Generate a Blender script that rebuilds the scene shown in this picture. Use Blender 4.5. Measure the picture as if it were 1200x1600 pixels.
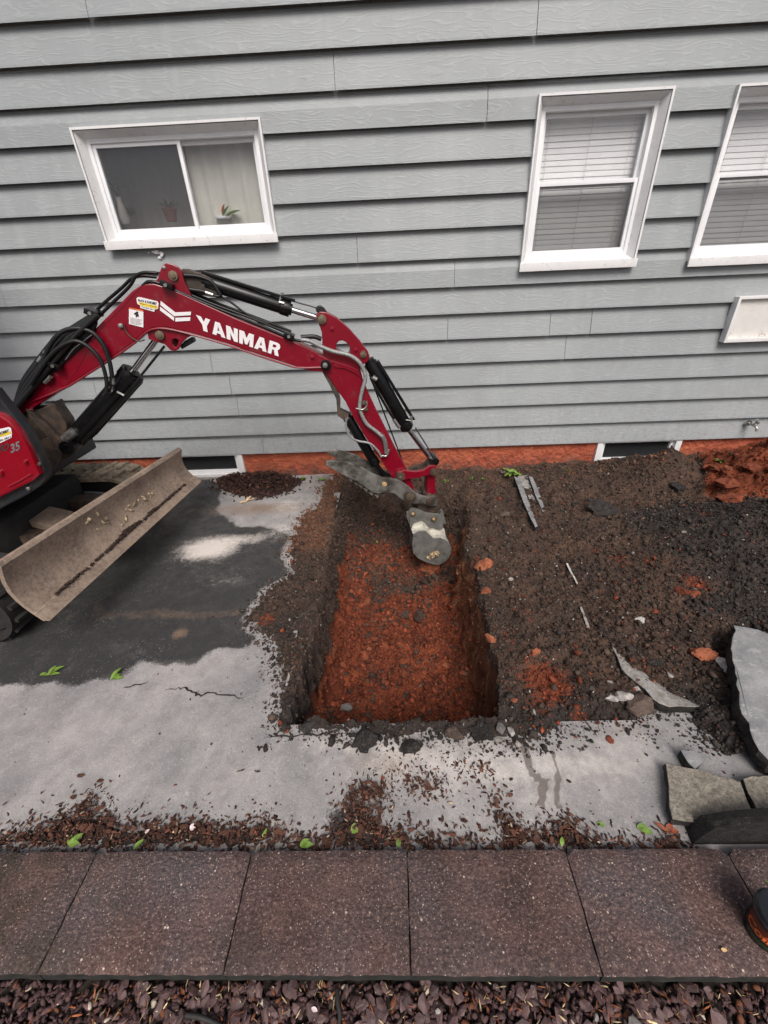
import bpy, bmesh, math, random
import numpy as np
from mathutils import Vector, Matrix, Euler, noise
random.seed(7); np.random.seed(7); rs = np.random.RandomState(11)
PI = math.pi
for o in list(bpy.data.objects): bpy.data.objects.remove(o)
scn = bpy.context.scene; COL = scn.collection

# ------------------------------------------------------------------ camera
F = 645.2; CAMH = 1.67
R = np.array([[0.99917913, 0.01000844, -0.03925416], [0.02858062, 0.5125563, 0.85817783], [-0.02870899, 0.85859529, -0.51184951]])
cd = bpy.data.cameras.new('camera'); cam = bpy.data.objects.new('camera', cd); COL.objects.link(cam)
cd.sensor_fit = 'VERTICAL'; cd.sensor_height = 36; cd.lens = F/1600*36; cd.clip_start = .02; cd.clip_end = 200
M = Matrix.Identity(4)
for i in range(3): M[i][0] = R[0][i]; M[i][1] = R[1][i]; M[i][2] = -R[2][i]
M[2][3] = CAMH
cam.matrix_world = M
scn.camera = cam

# ------------------------------------------------------------------ sky, sun, exposure
w = bpy.data.worlds.new('World'); scn.world = w; w.use_nodes = True
nt = w.node_tree; bg = nt.nodes['Background']; sky = nt.nodes.new('ShaderNodeTexSky')
sky.sky_type = 'NISHITA'; sky.sun_disc = False; sky.sun_elevation = math.radians(51); sky.sun_rotation = math.radians(171)
sky.dust_density = 5; sky.ozone_density = 0; sky.air_density = .6
nt.links.new(sky.outputs[0], bg.inputs[0]); bg.inputs[1].default_value = .075
sd = bpy.data.lights.new('sun', 'SUN'); so = bpy.data.objects.new('sun', sd); COL.objects.link(so)
sd.energy = 1.5; sd.angle = math.radians(28); sd.color = (1, .985, .975)
so.rotation_euler = Vector((.10, -.62, .78)).to_track_quat('Z', 'Y').to_euler()
scn.view_settings.view_transform = 'Standard'; scn.view_settings.look = 'None'
scn.view_settings.gamma = 1; scn.view_settings.use_curve_mapping = False; scn.view_settings.exposure = .74

# ------------------------------------------------------------------ measuring helpers (photo measurements -> metres in the place)
D = 3.82
def ray(x, y):
    return np.array([(x-600)/F, -(y-800)/F, 1.]) @ R
def at(x, y, ax, val):
    d = ray(x, y); o = np.array([0, 0, CAMH]); t = (val-o[ax])/d[ax]; return o+t*d
def G(y): return -.055-.09*(np.clip(y, .55, 3.9)-.6)/3.2
def gp(x, y, up=0):
    z = -.1
    for _ in range(6):
        p = at(x, y, 2, z+up); z = float(G(p[1]))
    return p
BP0 = np.array([-2.9, 2.35, 0]); BP1 = np.array([.3, 2.85, 0])
BD = (BP1-BP0)/np.linalg.norm(BP1-BP0); BN = np.array([-BD[1], BD[0], 0])
def A(x, y, off=0.):            # point on the digging arm's own vertical plane
    d = ray(x, y); o = np.array([0, 0, CAMH]); t = ((BP0+off*BN-o)@BN)/(d@BN); return o+t*d
UP = np.array([0, 0, 1.])

# ------------------------------------------------------------------ numpy noise
_perm = np.random.RandomState(3).permutation(512)
def _h(ix, iy, s): return _perm[(_perm[(ix+s*37) & 511]+iy) & 511]
def perlin(x, y, s=0):
    x = np.asarray(x, float); y = np.asarray(y, float)
    ix = np.floor(x).astype(int); iy = np.floor(y).astype(int); fx = x-ix; fy = y-iy
    u = fx*fx*fx*(fx*(fx*6-15)+10); v = fy*fy*fy*(fy*(fy*6-15)+10)
    def g(a, b, dx, dy):
        t = _h(a, b, s)*(2*PI/512)*7.0; return np.cos(t)*dx+np.sin(t)*dy
    a = g(ix, iy, fx, fy); b = g(ix+1, iy, fx-1, fy); c = g(ix, iy+1, fx, fy-1); d = g(ix+1, iy+1, fx-1, fy-1)
    return (a+(b-a)*u+(c-a)*v+(a-b-c+d)*u*v)*1.5
def fbm(x, y, oc=4, s=0, r=.5):
    t = 0; a = 1
    for i in range(oc): t = t+a*perlin(x*2**i, y*2**i, s+i); a *= r
    return t
def lumps(x, y, cell, s=0, fill=.8):    # rubble: half-buried rounded clods, one per cell
    X = x/cell; Y = y/cell; ix = np.floor(X).astype(int); iy = np.floor(Y).astype(int); out = np.zeros_like(X); rid = np.zeros_like(X)
    for a in (-1, 0, 1):
        for b in (-1, 0, 1):
            h1 = _h(ix+a, iy+b, s)/511.; h2 = _h(ix+a, iy+b, s+5)/511.; h3 = _h(ix+a, iy+b, s+9)/511.; h4 = _h(ix+a, iy+b, s+13)/511.
            rr = .3+.45*h3; e = .6+.8*h4
            d = (((X-ix-a-h1)*e)**2+((Y-iy-b-h2)/e)**2)/rr**2
            hh = np.where(h4 < fill, np.sqrt(np.clip(1-d, 0, 1))*rr, 0)
            rid = np.where(hh > out, h1, rid); out = np.maximum(out, hh)
    return out*cell, rid
def sdf(x, y, poly):                    # + inside
    x = np.asarray(x, float); y = np.asarray(y, float); P = np.asarray(poly, float); n = len(P)
    dm = np.full(x.shape, 1e9); ins = np.zeros(x.shape, bool)
    for i in range(n):
        a = P[i]; b = P[(i+1) % n]; e = b-a; wx = x-a[0]; wy = y-a[1]
        t = np.clip((wx*e[0]+wy*e[1])/(e@e+1e-12), 0, 1); dm = np.minimum(dm, np.hypot(wx-e[0]*t, wy-e[1]*t))
        c = ((a[1] > y) != (b[1] > y)) & (x < (b[0]-a[0])*(y-a[1])/((b[1]-a[1]) if b[1] != a[1] else 1e-9)+a[0]); ins ^= c
    return np.where(ins, dm, -dm)
def sst(e0, e1, v):
    t = np.clip((v-e0)/(e1-e0), 0, 1); return t*t*(3-2*t)
def gpoly(pts): return [gp(*p)[:2] for p in pts]

# ------------------------------------------------------------------ object helpers
def tag(o, label=None, cat=None, group=None, kind=None):
    if label: o['label'] = label
    if cat: o['category'] = cat
    if group: o['group'] = group
    if kind: o['kind'] = kind
    return o
def wloc(o):
    v = Vector((0, 0, 0))
    while o is not None: v = v+o.location; o = o.parent
    return v
def empty(name, loc, label=None, cat=None, group=None):
    o = bpy.data.objects.new(name, None); o.empty_display_size = .1; COL.objects.link(o); o.location = Vector(loc)
    return tag(o, label, cat, group)
def link_mesh(name, me, mats, parent=None, origin=None):
    if not isinstance(mats, (list, tuple)): mats = [mats]
    for m in mats: me.materials.append(m)
    n = len(me.vertices); co = np.empty(n*3); me.vertices.foreach_get('co', co); co = co.reshape(-1, 3)
    if origin is None:
        lo = co.min(0); hi = co.max(0); origin = np.array([(lo[0]+hi[0])/2, (lo[1]+hi[1])/2, lo[2]])
    origin = np.array(origin, float)
    me.vertices.foreach_set('co', (co-origin).ravel()); me.update()
    o = bpy.data.objects.new(name, me); COL.objects.link(o)
    if parent is not None:
        o.parent = parent; o.location = Vector(origin)-wloc(parent)
    else: o.location = Vector(origin)
    return o
def finish(me, smooth=35):
    if smooth:
        me.shade_smooth(); me.set_sharp_from_angle(angle=math.radians(smooth))
def catmull(pts, n=8):
    pts = [np.array(p, float) for p in pts]; P = [2*pts[0]-pts[1]]+pts+[2*pts[-1]-pts[-2]]; out = []
    for i in range(1, len(P)-2):
        for k in range(n):
            t = k/n; a, b, c, d = P[i-1:i+3]
            out.append(.5*((2*b)+(-a+c)*t+(2*a-5*b+4*c-d)*t*t+(-a+3*b-3*c+d)*t**3))
    out.append(pts[-1]); return out
class MB:
    def __init__(s): s.v = []; s.f = []; s.m = []
    def add(s, vs, fs, mi=0):
        k = len(s.v); s.v += [tuple(map(float, p)) for p in vs]; s.f += [tuple(k+i for i in f) for f in fs]; s.m += [mi]*len(fs); return s
    def box(s, x0, x1, y0, y1, z0, z1, mi=0):
        vs = [(x, y, z) for z in (z0, z1) for y in (y0, y1) for x in (x0, x1)]
        return s.add(vs, [(0, 2, 3, 1), (4, 5, 7, 6), (0, 1, 5, 4), (2, 6, 7, 3), (0, 4, 6, 2), (1, 3, 7, 5)], mi)
    def obox(s, c, ax, ay, az, mi=0):   # centre + three half axes
        c = np.array(c); vs = [c+ax*i+ay*j+az*k for k in (-1, 1) for j in (-1, 1) for i in (-1, 1)]
        return s.add(vs, [(0, 2, 3, 1), (4, 5, 7, 6), (0, 1, 5, 4), (2, 6, 7, 3), (0, 4, 6, 2), (1, 3, 7, 5)], mi)
    def tube(s, pts, r, seg=8, mi=0, rib=0):
        pts = [np.array(p, float) for p in pts]; n = len(pts); rings = []; ref = None
        for i, p in enumerate(pts):
            t = pts[min(i+1, n-1)]-pts[max(i-1, 0)]; t /= np.linalg.norm(t)+1e-9
            if ref is None: ref = np.cross(t, UP if abs(t[2]) < .9 else np.array([1., 0, 0]))
            ref = ref-t*(ref@t); ref /= np.linalg.norm(ref)+1e-9; bn = np.cross(t, ref)
            rr = (r[i] if hasattr(r, '__len__') else r)*(1+rib*(i % 2))
            rings.append([p+rr*(math.cos(2*PI*k/seg)*ref+math.sin(2*PI*k/seg)*bn) for k in range(seg)])
        vs = [q for g in rings for q in g]; fs = []
        for i in range(n-1):
            for k in range(seg): a = i*seg+k; b = i*seg+(k+1) % seg; fs.append((a, b, b+seg, a+seg))
        fs.append(tuple(range(seg))[::-1]); fs.append(tuple((n-1)*seg+k for k in range(seg)))
        return s.add(vs, fs, mi)
    def cyl(s, p, q, r, seg=18, mi=0): return s.tube([p, q], r, seg, mi)
    def lathe(s, c, prof, seg=32, mi=0):
        c = np.array(c); vs = [c+np.array([r*math.cos(2*PI*k/seg), r*math.sin(2*PI*k/seg), z]) for r, z in prof for k in range(seg)]; fs = []
        for i in range(len(prof)-1):
            for k in range(seg): a = i*seg+k; b = i*seg+(k+1) % seg; fs.append((a, b, b+seg, a+seg))
        fs.append(tuple(range(seg))[::-1]); fs.append(tuple((len(prof)-1)*seg+k for k in range(seg)))
        return s.add(vs, fs, mi)
    def build(s, name, mats, parent=None, smooth=35, bevel=0, origin=None, fix=True):
        me = bpy.data.meshes.new(name); me.from_pydata(s.v, [], s.f)
        me.polygons.foreach_set('material_index', s.m)
        if bevel or fix:
            bm = bmesh.new(); bm.from_mesh(me)
            if fix: bmesh.ops.recalc_face_normals(bm, faces=bm.faces)
            if bevel:
                es = [e for e in bm.edges if len(e.link_faces) == 2 and e.calc_face_angle(0) > .6]
                bmesh.ops.bevel(bm, geom=es, offset=bevel, segments=2, affect='EDGES', profile=.7, clamp_overlap=True)
            bm.to_mesh(me); bm.free()
        finish(me, smooth)
        return link_mesh(name, me, mats, parent, origin)
def curve_mesh(splines, depth, bevel=.003):
    cu = bpy.data.curves.new('c', 'CURVE'); cu.dimensions = '2D'; cu.fill_mode = 'BOTH'; cu.extrude = max(depth/2-bevel, .0005); cu.bevel_depth = bevel; cu.bevel_resolution = 1
    cu.offset = -bevel
    for pts in splines:
        sp = cu.splines.new('POLY'); sp.points.add(len(pts)-1); sp.use_cyclic_u = True
        for q, p in zip(sp.points, pts): q.co = (p[0], p[1], 0, 1)
    ob = bpy.data.objects.new('c', cu); COL.objects.link(ob); dg = bpy.context.evaluated_depsgraph_get()
    me = bpy.data.meshes.new_from_object(ob.evaluated_get(dg)); bpy.data.objects.remove(ob); bpy.data.curves.remove(cu); return me
def rnd_poly(pts, n=5):                 # rounded outline
    P = [np.array([*p, 0.]) for p in pts]; P = [P[-1]]+P+[P[0], P[1]]
    return [tuple(q[:2]) for q in catmull(P, n)[n:-n-1]]
def plate(name, outline, o0, o1, mat, parent, holes=(), bevel=.004, rnd=0, smooth=35):
    """cut plate in the arm's plane: outline traced on its near face (offset o0), thickness to o1"""
    def conv(pts):
        if rnd: pts = rnd_poly(pts, rnd)
        out = []
        for x, y in pts:
            p = A(x, y, o0); out.append(((p-BP0)@BD, p[2]))
        return out
    me = curve_mesh([conv(outline)]+[conv(h) for h in holes], o1-o0, bevel)
    n = len(me.vertices); co = np.empty(n*3); me.vertices.foreach_get('co', co); co = co.reshape(-1, 3)
    W = BP0+co[:, :1]*BD+co[:, 1:2]*UP-(co[:, 2:3]-(o0+o1)/2*-1*-1)*BN*1.0 if False else BP0+co[:, :1]*BD+co[:, 1:2]*UP+((o0+o1)/2-co[:, 2:3])*BN
    me.vertices.foreach_set('co', W.ravel()); 
    finish(me, smooth)
    return link_mesh(name, me, mat, parent)
def text_mesh(name, body, c00, c10, c01, c11, mat, parent, bold=.0, lift=None, shear=0):
    cu = bpy.data.curves.new('t', 'FONT'); cu.body = body; cu.size = 1; cu.offset = bold; cu.shear = shear; cu.resolution_u = 3
    ob = bpy.data.objects.new('t', cu); COL.objects.link(ob); dg = bpy.context.evaluated_depsgraph_get()
    me = bpy.data.meshes.new_from_object(ob.evaluated_get(dg)); bpy.data.objects.remove(ob); bpy.data.curves.remove(cu)
    n = len(me.vertices); co = np.empty(n*3); me.vertices.foreach_get('co', co); co = co.reshape(-1, 3)
    lo = co.min(0); hi = co.max(0); a = ((co[:, 0]-lo[0])/(hi[0]-lo[0]))[:, None]; b = ((co[:, 1]-lo[1])/(hi[1]-lo[1]))[:, None]
    if callable(c00): W = c00(a[:, 0], b[:, 0])
    else: W = (1-a)*(1-b)*c00+a*(1-b)*c10+(1-a)*b*c01+a*b*c11
    me.vertices.foreach_set('co', W.ravel()); me.update()
    return link_mesh(name, me, mat, parent)
def fast_tris(name, V, T, mats, parent=None, col=None, smooth=False):
    me = bpy.data.meshes.new(name); me.vertices.add(len(V)); me.vertices.foreach_set('co', np.ascontiguousarray(V, dtype=np.float32).ravel())
    me.loops.add(T.size); me.loops.foreach_set('vertex_index', T.ravel().astype(np.int32))
    me.polygons.add(len(T)); me.polygons.foreach_set('loop_start', np.arange(0, T.size, T.shape[1], dtype=np.int32))
    me.update(calc_edges=True)
    if col is not None:
        for nm, arr in col.items():
            if arr.ndim == 2:
                a = me.attributes.new(nm, 'FLOAT_COLOR', 'POINT'); a.data.foreach_set('color', np.c_[arr, np.ones(len(arr))].astype(np.float32).ravel())
            else:
                a = me.attributes.new(nm, 'FLOAT', 'POINT'); a.data.foreach_set('value', arr.astype(np.float32))
    if smooth: me.shade_smooth()
    return link_mesh(name, me, mats, parent)

# ------------------------------------------------------------------ materials
def S(sr): return tuple((c/255/12.92 if c/255 < .04045 else ((c/255+.055)/1.055)**2.4) for c in sr)
class Mat:
    def __init__(s, name, rough=.8, metal=0, spec=.5):
        s.m = bpy.data.materials.new(name); s.m.use_nodes = True; s.t = s.m.node_tree; s.b = s.t.nodes['Principled BSDF']
        s.b.inputs['Roughness'].default_value = rough; s.b.inputs['Metallic'].default_value = metal; s.b.inputs['Specular IOR Level'].default_value = spec
    def n(s, typ, props=None, **inp):
        nd = s.t.nodes.new('ShaderNode'+typ)
        for k, v in (props or {}).items(): setattr(nd, k, v)
        for k, v in inp.items():
            sock = nd.inputs[int(k[1:])] if k[0] == 'i' and k[1:].isdigit() else nd.inputs[k.replace('_', ' ')]
            s.set(sock, v)
        return nd
    def set(s, sock, v):
        if isinstance(v, bpy.types.NodeSocket): s.t.links.new(v, sock)
        elif hasattr(v, '__len__') and len(v) == 3 and sock.type == 'RGBA': sock.default_value = (*v, 1)
        else: sock.default_value = v
    def pos(s, scale=(1, 1, 1), rand=0):
        g = s.n('NewGeometry').outputs['Position']
        if rand:
            r = s.n('ObjectInfo').outputs['Random']
            r = s.n('Math', {'operation': 'MULTIPLY'}, i0=r, i1=float(rand)).outputs[0]
            g = s.n('VectorMath', {'operation': 'ADD'}, i0=g, i1=s.n('CombineXYZ', i0=r, i1=r, i2=r).outputs[0]).outputs[0]
        return s.n('VectorMath', {'operation': 'MULTIPLY'}, i0=g, i1=scale).outputs[0]
    def obj(s): return s.n('TexCoord').outputs['Object']
    def noise(s, vec, scale, detail=4, rough=.6, dist=0): return s.n('TexNoise', Vector=vec, Scale=float(scale), Detail=float(detail), Roughness=rough, Distortion=float(dist)).outputs[0]
    def vor(s, vec, scale, feat='F1', out='Distance', rand=1.): return s.n('TexVoronoi', {'feature': feat}, Vector=vec, Scale=float(scale), Randomness=rand).outputs[out]
    def ramp(s, v, a, b, lo=0., hi=1.): return s.n('MapRange', {'clamp': True}, i0=v, i1=float(a), i2=float(b), i3=float(lo), i4=float(hi)).outputs[0]
    def mix(s, f, a, b, mode='MIX'):
        nd = s.n('Mix', {'data_type': 'RGBA', 'blend_type': mode}); s.set(nd.inputs[0], f); s.set(nd.inputs[6], a); s.set(nd.inputs[7], b); return nd.outputs[2]
    def math(s, op, a, b=0.): return s.n('Math', {'operation': op}, i0=a, i1=b).outputs[0]
    def attr(s, name, out='Fac'): return s.n('Attribute', {'attribute_name': name}).outputs[out]
    def bump(s, h, strength=.5, dist=.01):
        nd = s.n('Bump', Height=h, Strength=float(strength), Distance=float(dist))
        s.t.links.new(nd.outputs[0], s.b.inputs['Normal']); return nd
    def col(s, v): s.set(s.b.inputs['Base Color'], v); return s
    def rough(s, v): s.set(s.b.inputs['Roughness'], v); return s

def simple(name, c, rough=.6, metal=0, var=.25, scale=30, bump=.0, dirt=None, spec=.5, dscale=9, damt=(.5, .75)):
    m = Mat(name, rough, metal, spec); p = m.pos(); n = m.noise(p, scale, 5)
    base = m.mix(m.ramp(n, .3, .7), tuple(x*(1-var) for x in c), tuple(min(1, x*(1+var)) for x in c))
    if dirt:
        d = m.ramp(m.noise(p, dscale, 6, .7), *damt); base = m.mix(d, base, dirt); m.rough(m.math('MAXIMUM', m.math('MULTIPLY', d, .85), rough))
    m.col(base)
    if bump: m.bump(n, bump, .004)
    return m.m

def m_siding():
    m = Mat('siding_vinyl', .55, spec=.35); p = m.pos(rand=7)
    n = m.noise(m.n('VectorMath', {'operation': 'MULTIPLY'}, i0=p, i1=(2.4, 1, 9)).outputs[0], 1., 2.5, .55)
    z = m.n('SeparateXYZ', i0=p).outputs[2]
    ph = m.math('ADD', m.math('MULTIPLY', z, 190.), m.math('MULTIPLY', n, 62.))
    s1 = m.math('SINE', ph); s1 = m.ramp(s1, .2, .95)
    fine = m.noise(m.n('VectorMath', {'operation': 'MULTIPLY'}, i0=p, i1=(14, 1, 220)).outputs[0], 1., 3)
    brk = m.ramp(m.noise(m.n('VectorMath', {'operation': 'MULTIPLY'}, i0=p, i1=(9, 1, 30)).outputs[0], 1., 2), .36, .6)
    h = m.math('ADD', m.math('MULTIPLY', s1, brk), m.math('MULTIPLY', fine, .5))
    m.bump(h, .24, .004)
    q = m.pos(); big = m.noise(q, 1.1, 4); streak = m.noise(m.n('VectorMath', {'operation': 'MULTIPLY'}, i0=q, i1=(9, 1, .7)).outputs[0], 1., 4)
    c = m.mix(m.ramp(big, .3, .7), (.264, .284, .290), (.315, .335, .340))
    c = m.mix(m.math('MULTIPLY', m.ramp(streak, .5, .75), .35), c, (.36, .385, .385))
    c = m.mix(m.math('MULTIPLY', m.math('MULTIPLY', s1, brk), .11), c, (.50, .53, .545))
    wz = m.n('SeparateXYZ', i0=q).outputs[2]; spl = m.math('MULTIPLY', m.ramp(wz, .75, .1), m.ramp(m.noise(q, 26, 7, .8), .5, .68)); c = m.mix(m.math('MULTIPLY', spl, .6), c, (.17, .13, .11))
    c = m.mix(m.math('MULTIPLY', m.ramp(m.noise(q, 3.3, 7, .75), .52, .72), .3), c, (.22, .225, .22))
    m.col(c); return m.m
def m_white(name, c=(.74, .74, .73), dirt=(.30, .26, .22), a=.57, b=.72):
    m = Mat(name, .45); p = m.pos(); n = m.noise(p, 7, 7, .75); f = m.noise(p, 60, 4)
    col = m.mix(m.math('MULTIPLY', m.ramp(n, .4, .7), .35), c, tuple(x*.78 for x in c))
    col = m.mix(m.ramp(m.noise(p, 22, 8, .8), a, b), col, dirt); m.col(col); m.bump(f, .15, .002); return m.m
def m_stucco():
    m = Mat('red_stucco', .75); p = m.pos(); n = m.noise(p, 16, 7, .65, .6); v = m.noise(p, 5, 3)
    h = m.math('ADD', n, m.math('MULTIPLY', m.vor(p, 22), .35)); m.bump(h, 1., .03)
    c = m.mix(m.ramp(v, .35, .65), (.36, .075, .035), (.44, .115, .055)); c = m.mix(m.ramp(m.noise(p, 40, 6, .8), .6, .75), c, (.22, .09, .06)); fz = m.n('SeparateXYZ', i0=p).outputs[2]; c = m.mix(m.math('MULTIPLY', m.ramp(fz, .02, -.12), m.ramp(n, .4, .6)), c, (.10, .055, .04)); m.col(c); return m.m
def m_drive():
    m = Mat('driveway_surface', .85); p = m.pos()
    fine = m.noise(p, 130, 6, .75); med = m.noise(p, 9, 8, .7); big = m.noise(p, 2.6, 7, .68); wisp = m.noise(p, 7.5, 9, .8, .5)
    conc = m.mix(m.ramp(big, .35, .65), (.355, .335, .322), (.200, .196, .196))
    conc = m.mix(m.math('MULTIPLY', m.ramp(wisp, .5, .66), .5), conc, (.44, .415, .395))
    conc = m.mix(m.math('MULTIPLY', m.ramp(med, .48, .7), .6), conc, (.17, .16, .158))
    conc = m.mix(m.math('MULTIPLY', m.ramp(fine, .54, .68), .5), conc, (.13, .125, .12)); pit = m.ramp(m.vor(p, 110), .2, .1); conc = m.mix(m.math('MULTIPLY', pit, m.math('MULTIPLY', m.ramp(m.noise(p, 6, 4), .42, .62), .7)), conc, (.07, .062, .058))
    conc = m.mix(m.math('MULTIPLY', m.ramp(fine, .44, .36), .4), conc, (.58, .56, .54))
    asp = m.mix(m.ramp(med, .3, .7), (.026, .027, .028), (.05, .049, .047))
    asp = m.mix(m.math('MULTIPLY', m.ramp(wisp, .52, .72), .5), asp, (.13, .12, .11))
    sp = m.ramp(m.vor(p, 75), .2, .1); sp = m.math('MULTIPLY', sp, m.ramp(m.noise(p, 5, 4), .42, .6)); asp = m.mix(m.math('MULTIPLY', m.ramp(fine, .55, .66), .5), asp, (.10, .095, .09)); asp = m.mix(m.math('MULTIPLY', sp, .8), asp, (.4, .38, .36))
    dk = m.ramp(m.math('ADD', m.attr('dark'), m.math('ADD', m.math('MULTIPLY', m.math('SUBTRACT', med, .5), .9), m.math('MULTIPLY', m.math('SUBTRACT', fine, .5), .9))), .36, .62)
    c = m.mix(dk, conc, asp)
    tan = m.math('MULTIPLY', m.ramp(m.math('ADD', m.attr('tan'), m.math('MULTIPLY', m.math('SUBTRACT', wisp, .5), 1.4)), .3, .9), .85)
    c = m.mix(tan, c, (.20, .135, .095))
    wt = m.ramp(m.math('ADD', m.attr('white'), m.math('ADD', m.math('MULTIPLY', m.math('SUBTRACT', m.noise(p, 14, 8, .8), .5), 1.6), m.math('MULTIPLY', m.math('SUBTRACT', fine, .5), 1.2))), .3, 1.05)
    c = m.mix(wt, c, (.62, .57, .52))
    st = m.ramp(m.math('ADD', m.attr('stain'), m.math('MULTIPLY', m.math('SUBTRACT', med, .5), .8)), .4, .65)
    c = m.mix(m.math('MULTIPLY', st, .75), c, (.11, .085, .07))
    m.col(c); m.rough(m.math('SUBTRACT', .85, m.math('MULTIPLY', dk, m.ramp(med, .35, .65, .25, .5))))
    m.bump(m.math('ADD', m.math('MULTIPLY', fine, .6), m.math('MULTIPLY', med, .5)), .6, .006); return m.m
def m_soil():
    m = Mat('bare_soil', .92, spec=.25); p = m.pos()
    n1 = m.noise(p, 14, 8, .72); n2 = m.noise(p, 75, 6, .75); v = m.vor(p, 60, out='Distance'); n3 = m.noise(p, 3.2, 4)
    br = m.mix(m.ramp(n1, .35, .68), (.036, .024, .019), (.092, .060, .044))
    br = m.mix(m.ramp(n3, .42, .66), br, (.105, .062, .042))
    dk = m.mix(m.ramp(n1, .35, .7), (.022, .018, .016), (.062, .050, .044))
    rd = m.mix(m.ramp(n1, .32, .7), (.088, .022, .011), (.235, .060, .026))
    rd = m.mix(m.ramp(n3, .45, .7), rd, (.31, .082, .036))
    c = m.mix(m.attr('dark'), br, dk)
    r = m.ramp(m.math('ADD', m.attr('red'), m.math('MULTIPLY', m.math('SUBTRACT', m.noise(p, 20, 7, .7), .5), .9)), .35, .65)
    c = m.mix(r, c, rd)
    cl = m.ramp(m.math('ADD', m.attr('clay'), m.math('MULTIPLY', m.math('SUBTRACT', n1, .5), .5)), .35, .65)
    c = m.mix(cl, c, m.mix(m.ramp(n2, .3, .7), (.12, .052, .028), (.23, .098, .05)))
    c = m.mix(m.math('MULTIPLY', m.ramp(n2, .45, .35), .5), c, (.02, .015, .012))
    wsp = m.math('MULTIPLY', m.ramp(m.vor(p, 48), .17, .07), m.ramp(m.noise(p, 33, 3), .56, .66)); c = m.mix(m.math('MULTIPLY', wsp, m.math('SUBTRACT', .8, m.math('MULTIPLY', m.attr('red'), .6))), c, (.42, .36, .3))
    m.col(c); m.rough(m.math('SUBTRACT', .95, m.math('MULTIPLY', cl, .4)))
    m.bump(m.math('ADD', m.math('MULTIPLY', n2, .9), m.math('MULTIPLY', n1, .5)), 1., .012); return m.m
def m_vcol(name, rough=.9, bump=.6, sc=70, spec=.3):
    m = Mat(name, rough, spec=spec); p = m.pos(); n = m.noise(p, sc, 5, .7)
    c = m.mix(1., m.attr('col', 'Color'), m.mix(m.ramp(n, .3, .7), (.6, .6, .6), (1.3, 1.3, 1.3)), 'MULTIPLY'); m.col(c); m.bump(n, bump, .004); return m.m
def m_rock(name, c1, c2, spk=None, rough=.85, sc=22, spec=.3, randv=.35, bump=1.):
    m = Mat(name, rough, spec=spec); p = m.obj(); p = m.n('VectorMath', {'operation': 'ADD'}, i0=m.pos(), i1=(0, 0, 0)).outputs[0]
    n = m.noise(p, sc, 7, .72); f = m.noise(p, 110, 5, .7)
    c = m.mix(m.ramp(n, .33, .67), c1, c2)
    if spk: c = m.mix(m.ramp(m.vor(p, 90), .22, .1), c, spk)
    r = m.n('ObjectInfo').outputs['Random']; k = m.ramp(r, 0, 1, 1-randv, 1+randv)
    c = m.mix(1., c, m.n('CombineXYZ', i0=k, i1=k, i2=k).outputs[0], 'MULTIPLY')
    m.col(c); m.bump(m.math('ADD', n, m.math('MULTIPLY', f, .5)), bump, .01); return m.m
def m_paver():
    m = Mat('paver_concrete', .9, spec=.3); p = m.pos(); r = m.n('ObjectInfo').outputs['Random']
    n = m.noise(p, 7, 6, .65); f = m.noise(p, 95, 6, .8); v = m.n('TexVoronoi', {'feature': 'F1'}, Vector=p, Scale=150.)
    c = m.mix(m.ramp(n, .35, .65), (.062, .038, .034), (.150, .086, .074))
    c = m.mix(m.ramp(m.noise(p, 3.1, 4), .4, .65), c, (.085, .068, .070))
    c = m.mix(m.math('MULTIPLY', m.ramp(f, .52, .64), .8), c, (.30, .205, .175))
    c = m.mix(m.math('MULTIPLY', m.ramp(f, .46, .36), .8), c, (.022, .016, .016))
    agg = m.math('GREATER_THAN', m.n('SeparateColor', i0=v.outputs['Color']).outputs[0], .82)
    c = m.mix(m.math('MULTIPLY', m.math('MULTIPLY', agg, m.ramp(v.outputs['Distance'], .32, .2)), .85), c, (.50, .40, .34))
    v2 = m.n('TexVoronoi', {'feature': 'F1'}, Vector=p, Scale=60.); ag2 = m.math('GREATER_THAN', m.n('SeparateColor', i0=v2.outputs['Color']).outputs[1], .93)
    c = m.mix(m.math('MULTIPLY', ag2, m.ramp(v2.outputs['Distance'], .22, .14)), c, (.62, .52, .42))
    c = m.mix(m.math('MULTIPLY', m.ramp(m.noise(p, 2.3, 6, .7), .5, .68), .5), c, (.045, .036, .034))
    x = m.n('SeparateXYZ', i0=p).outputs; moss = m.math('MULTIPLY', m.ramp(x[0], -.75, -1.25), m.ramp(m.noise(p, 5, 6, .7), .42, .62))
    c = m.mix(m.math('MULTIPLY', moss, .7), c, (.035, .036, .022))
    k = m.ramp(r, 0, 1, .88, 1.12); c = m.mix(1., c, m.n('CombineXYZ', i0=k, i1=k, i2=k).outputs[0], 'MULTIPLY')
    m.col(c); m.bump(m.math('ADD', f, m.math('MULTIPLY', v.outputs['Distance'], .6)), .9, .006); return m.m
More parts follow.
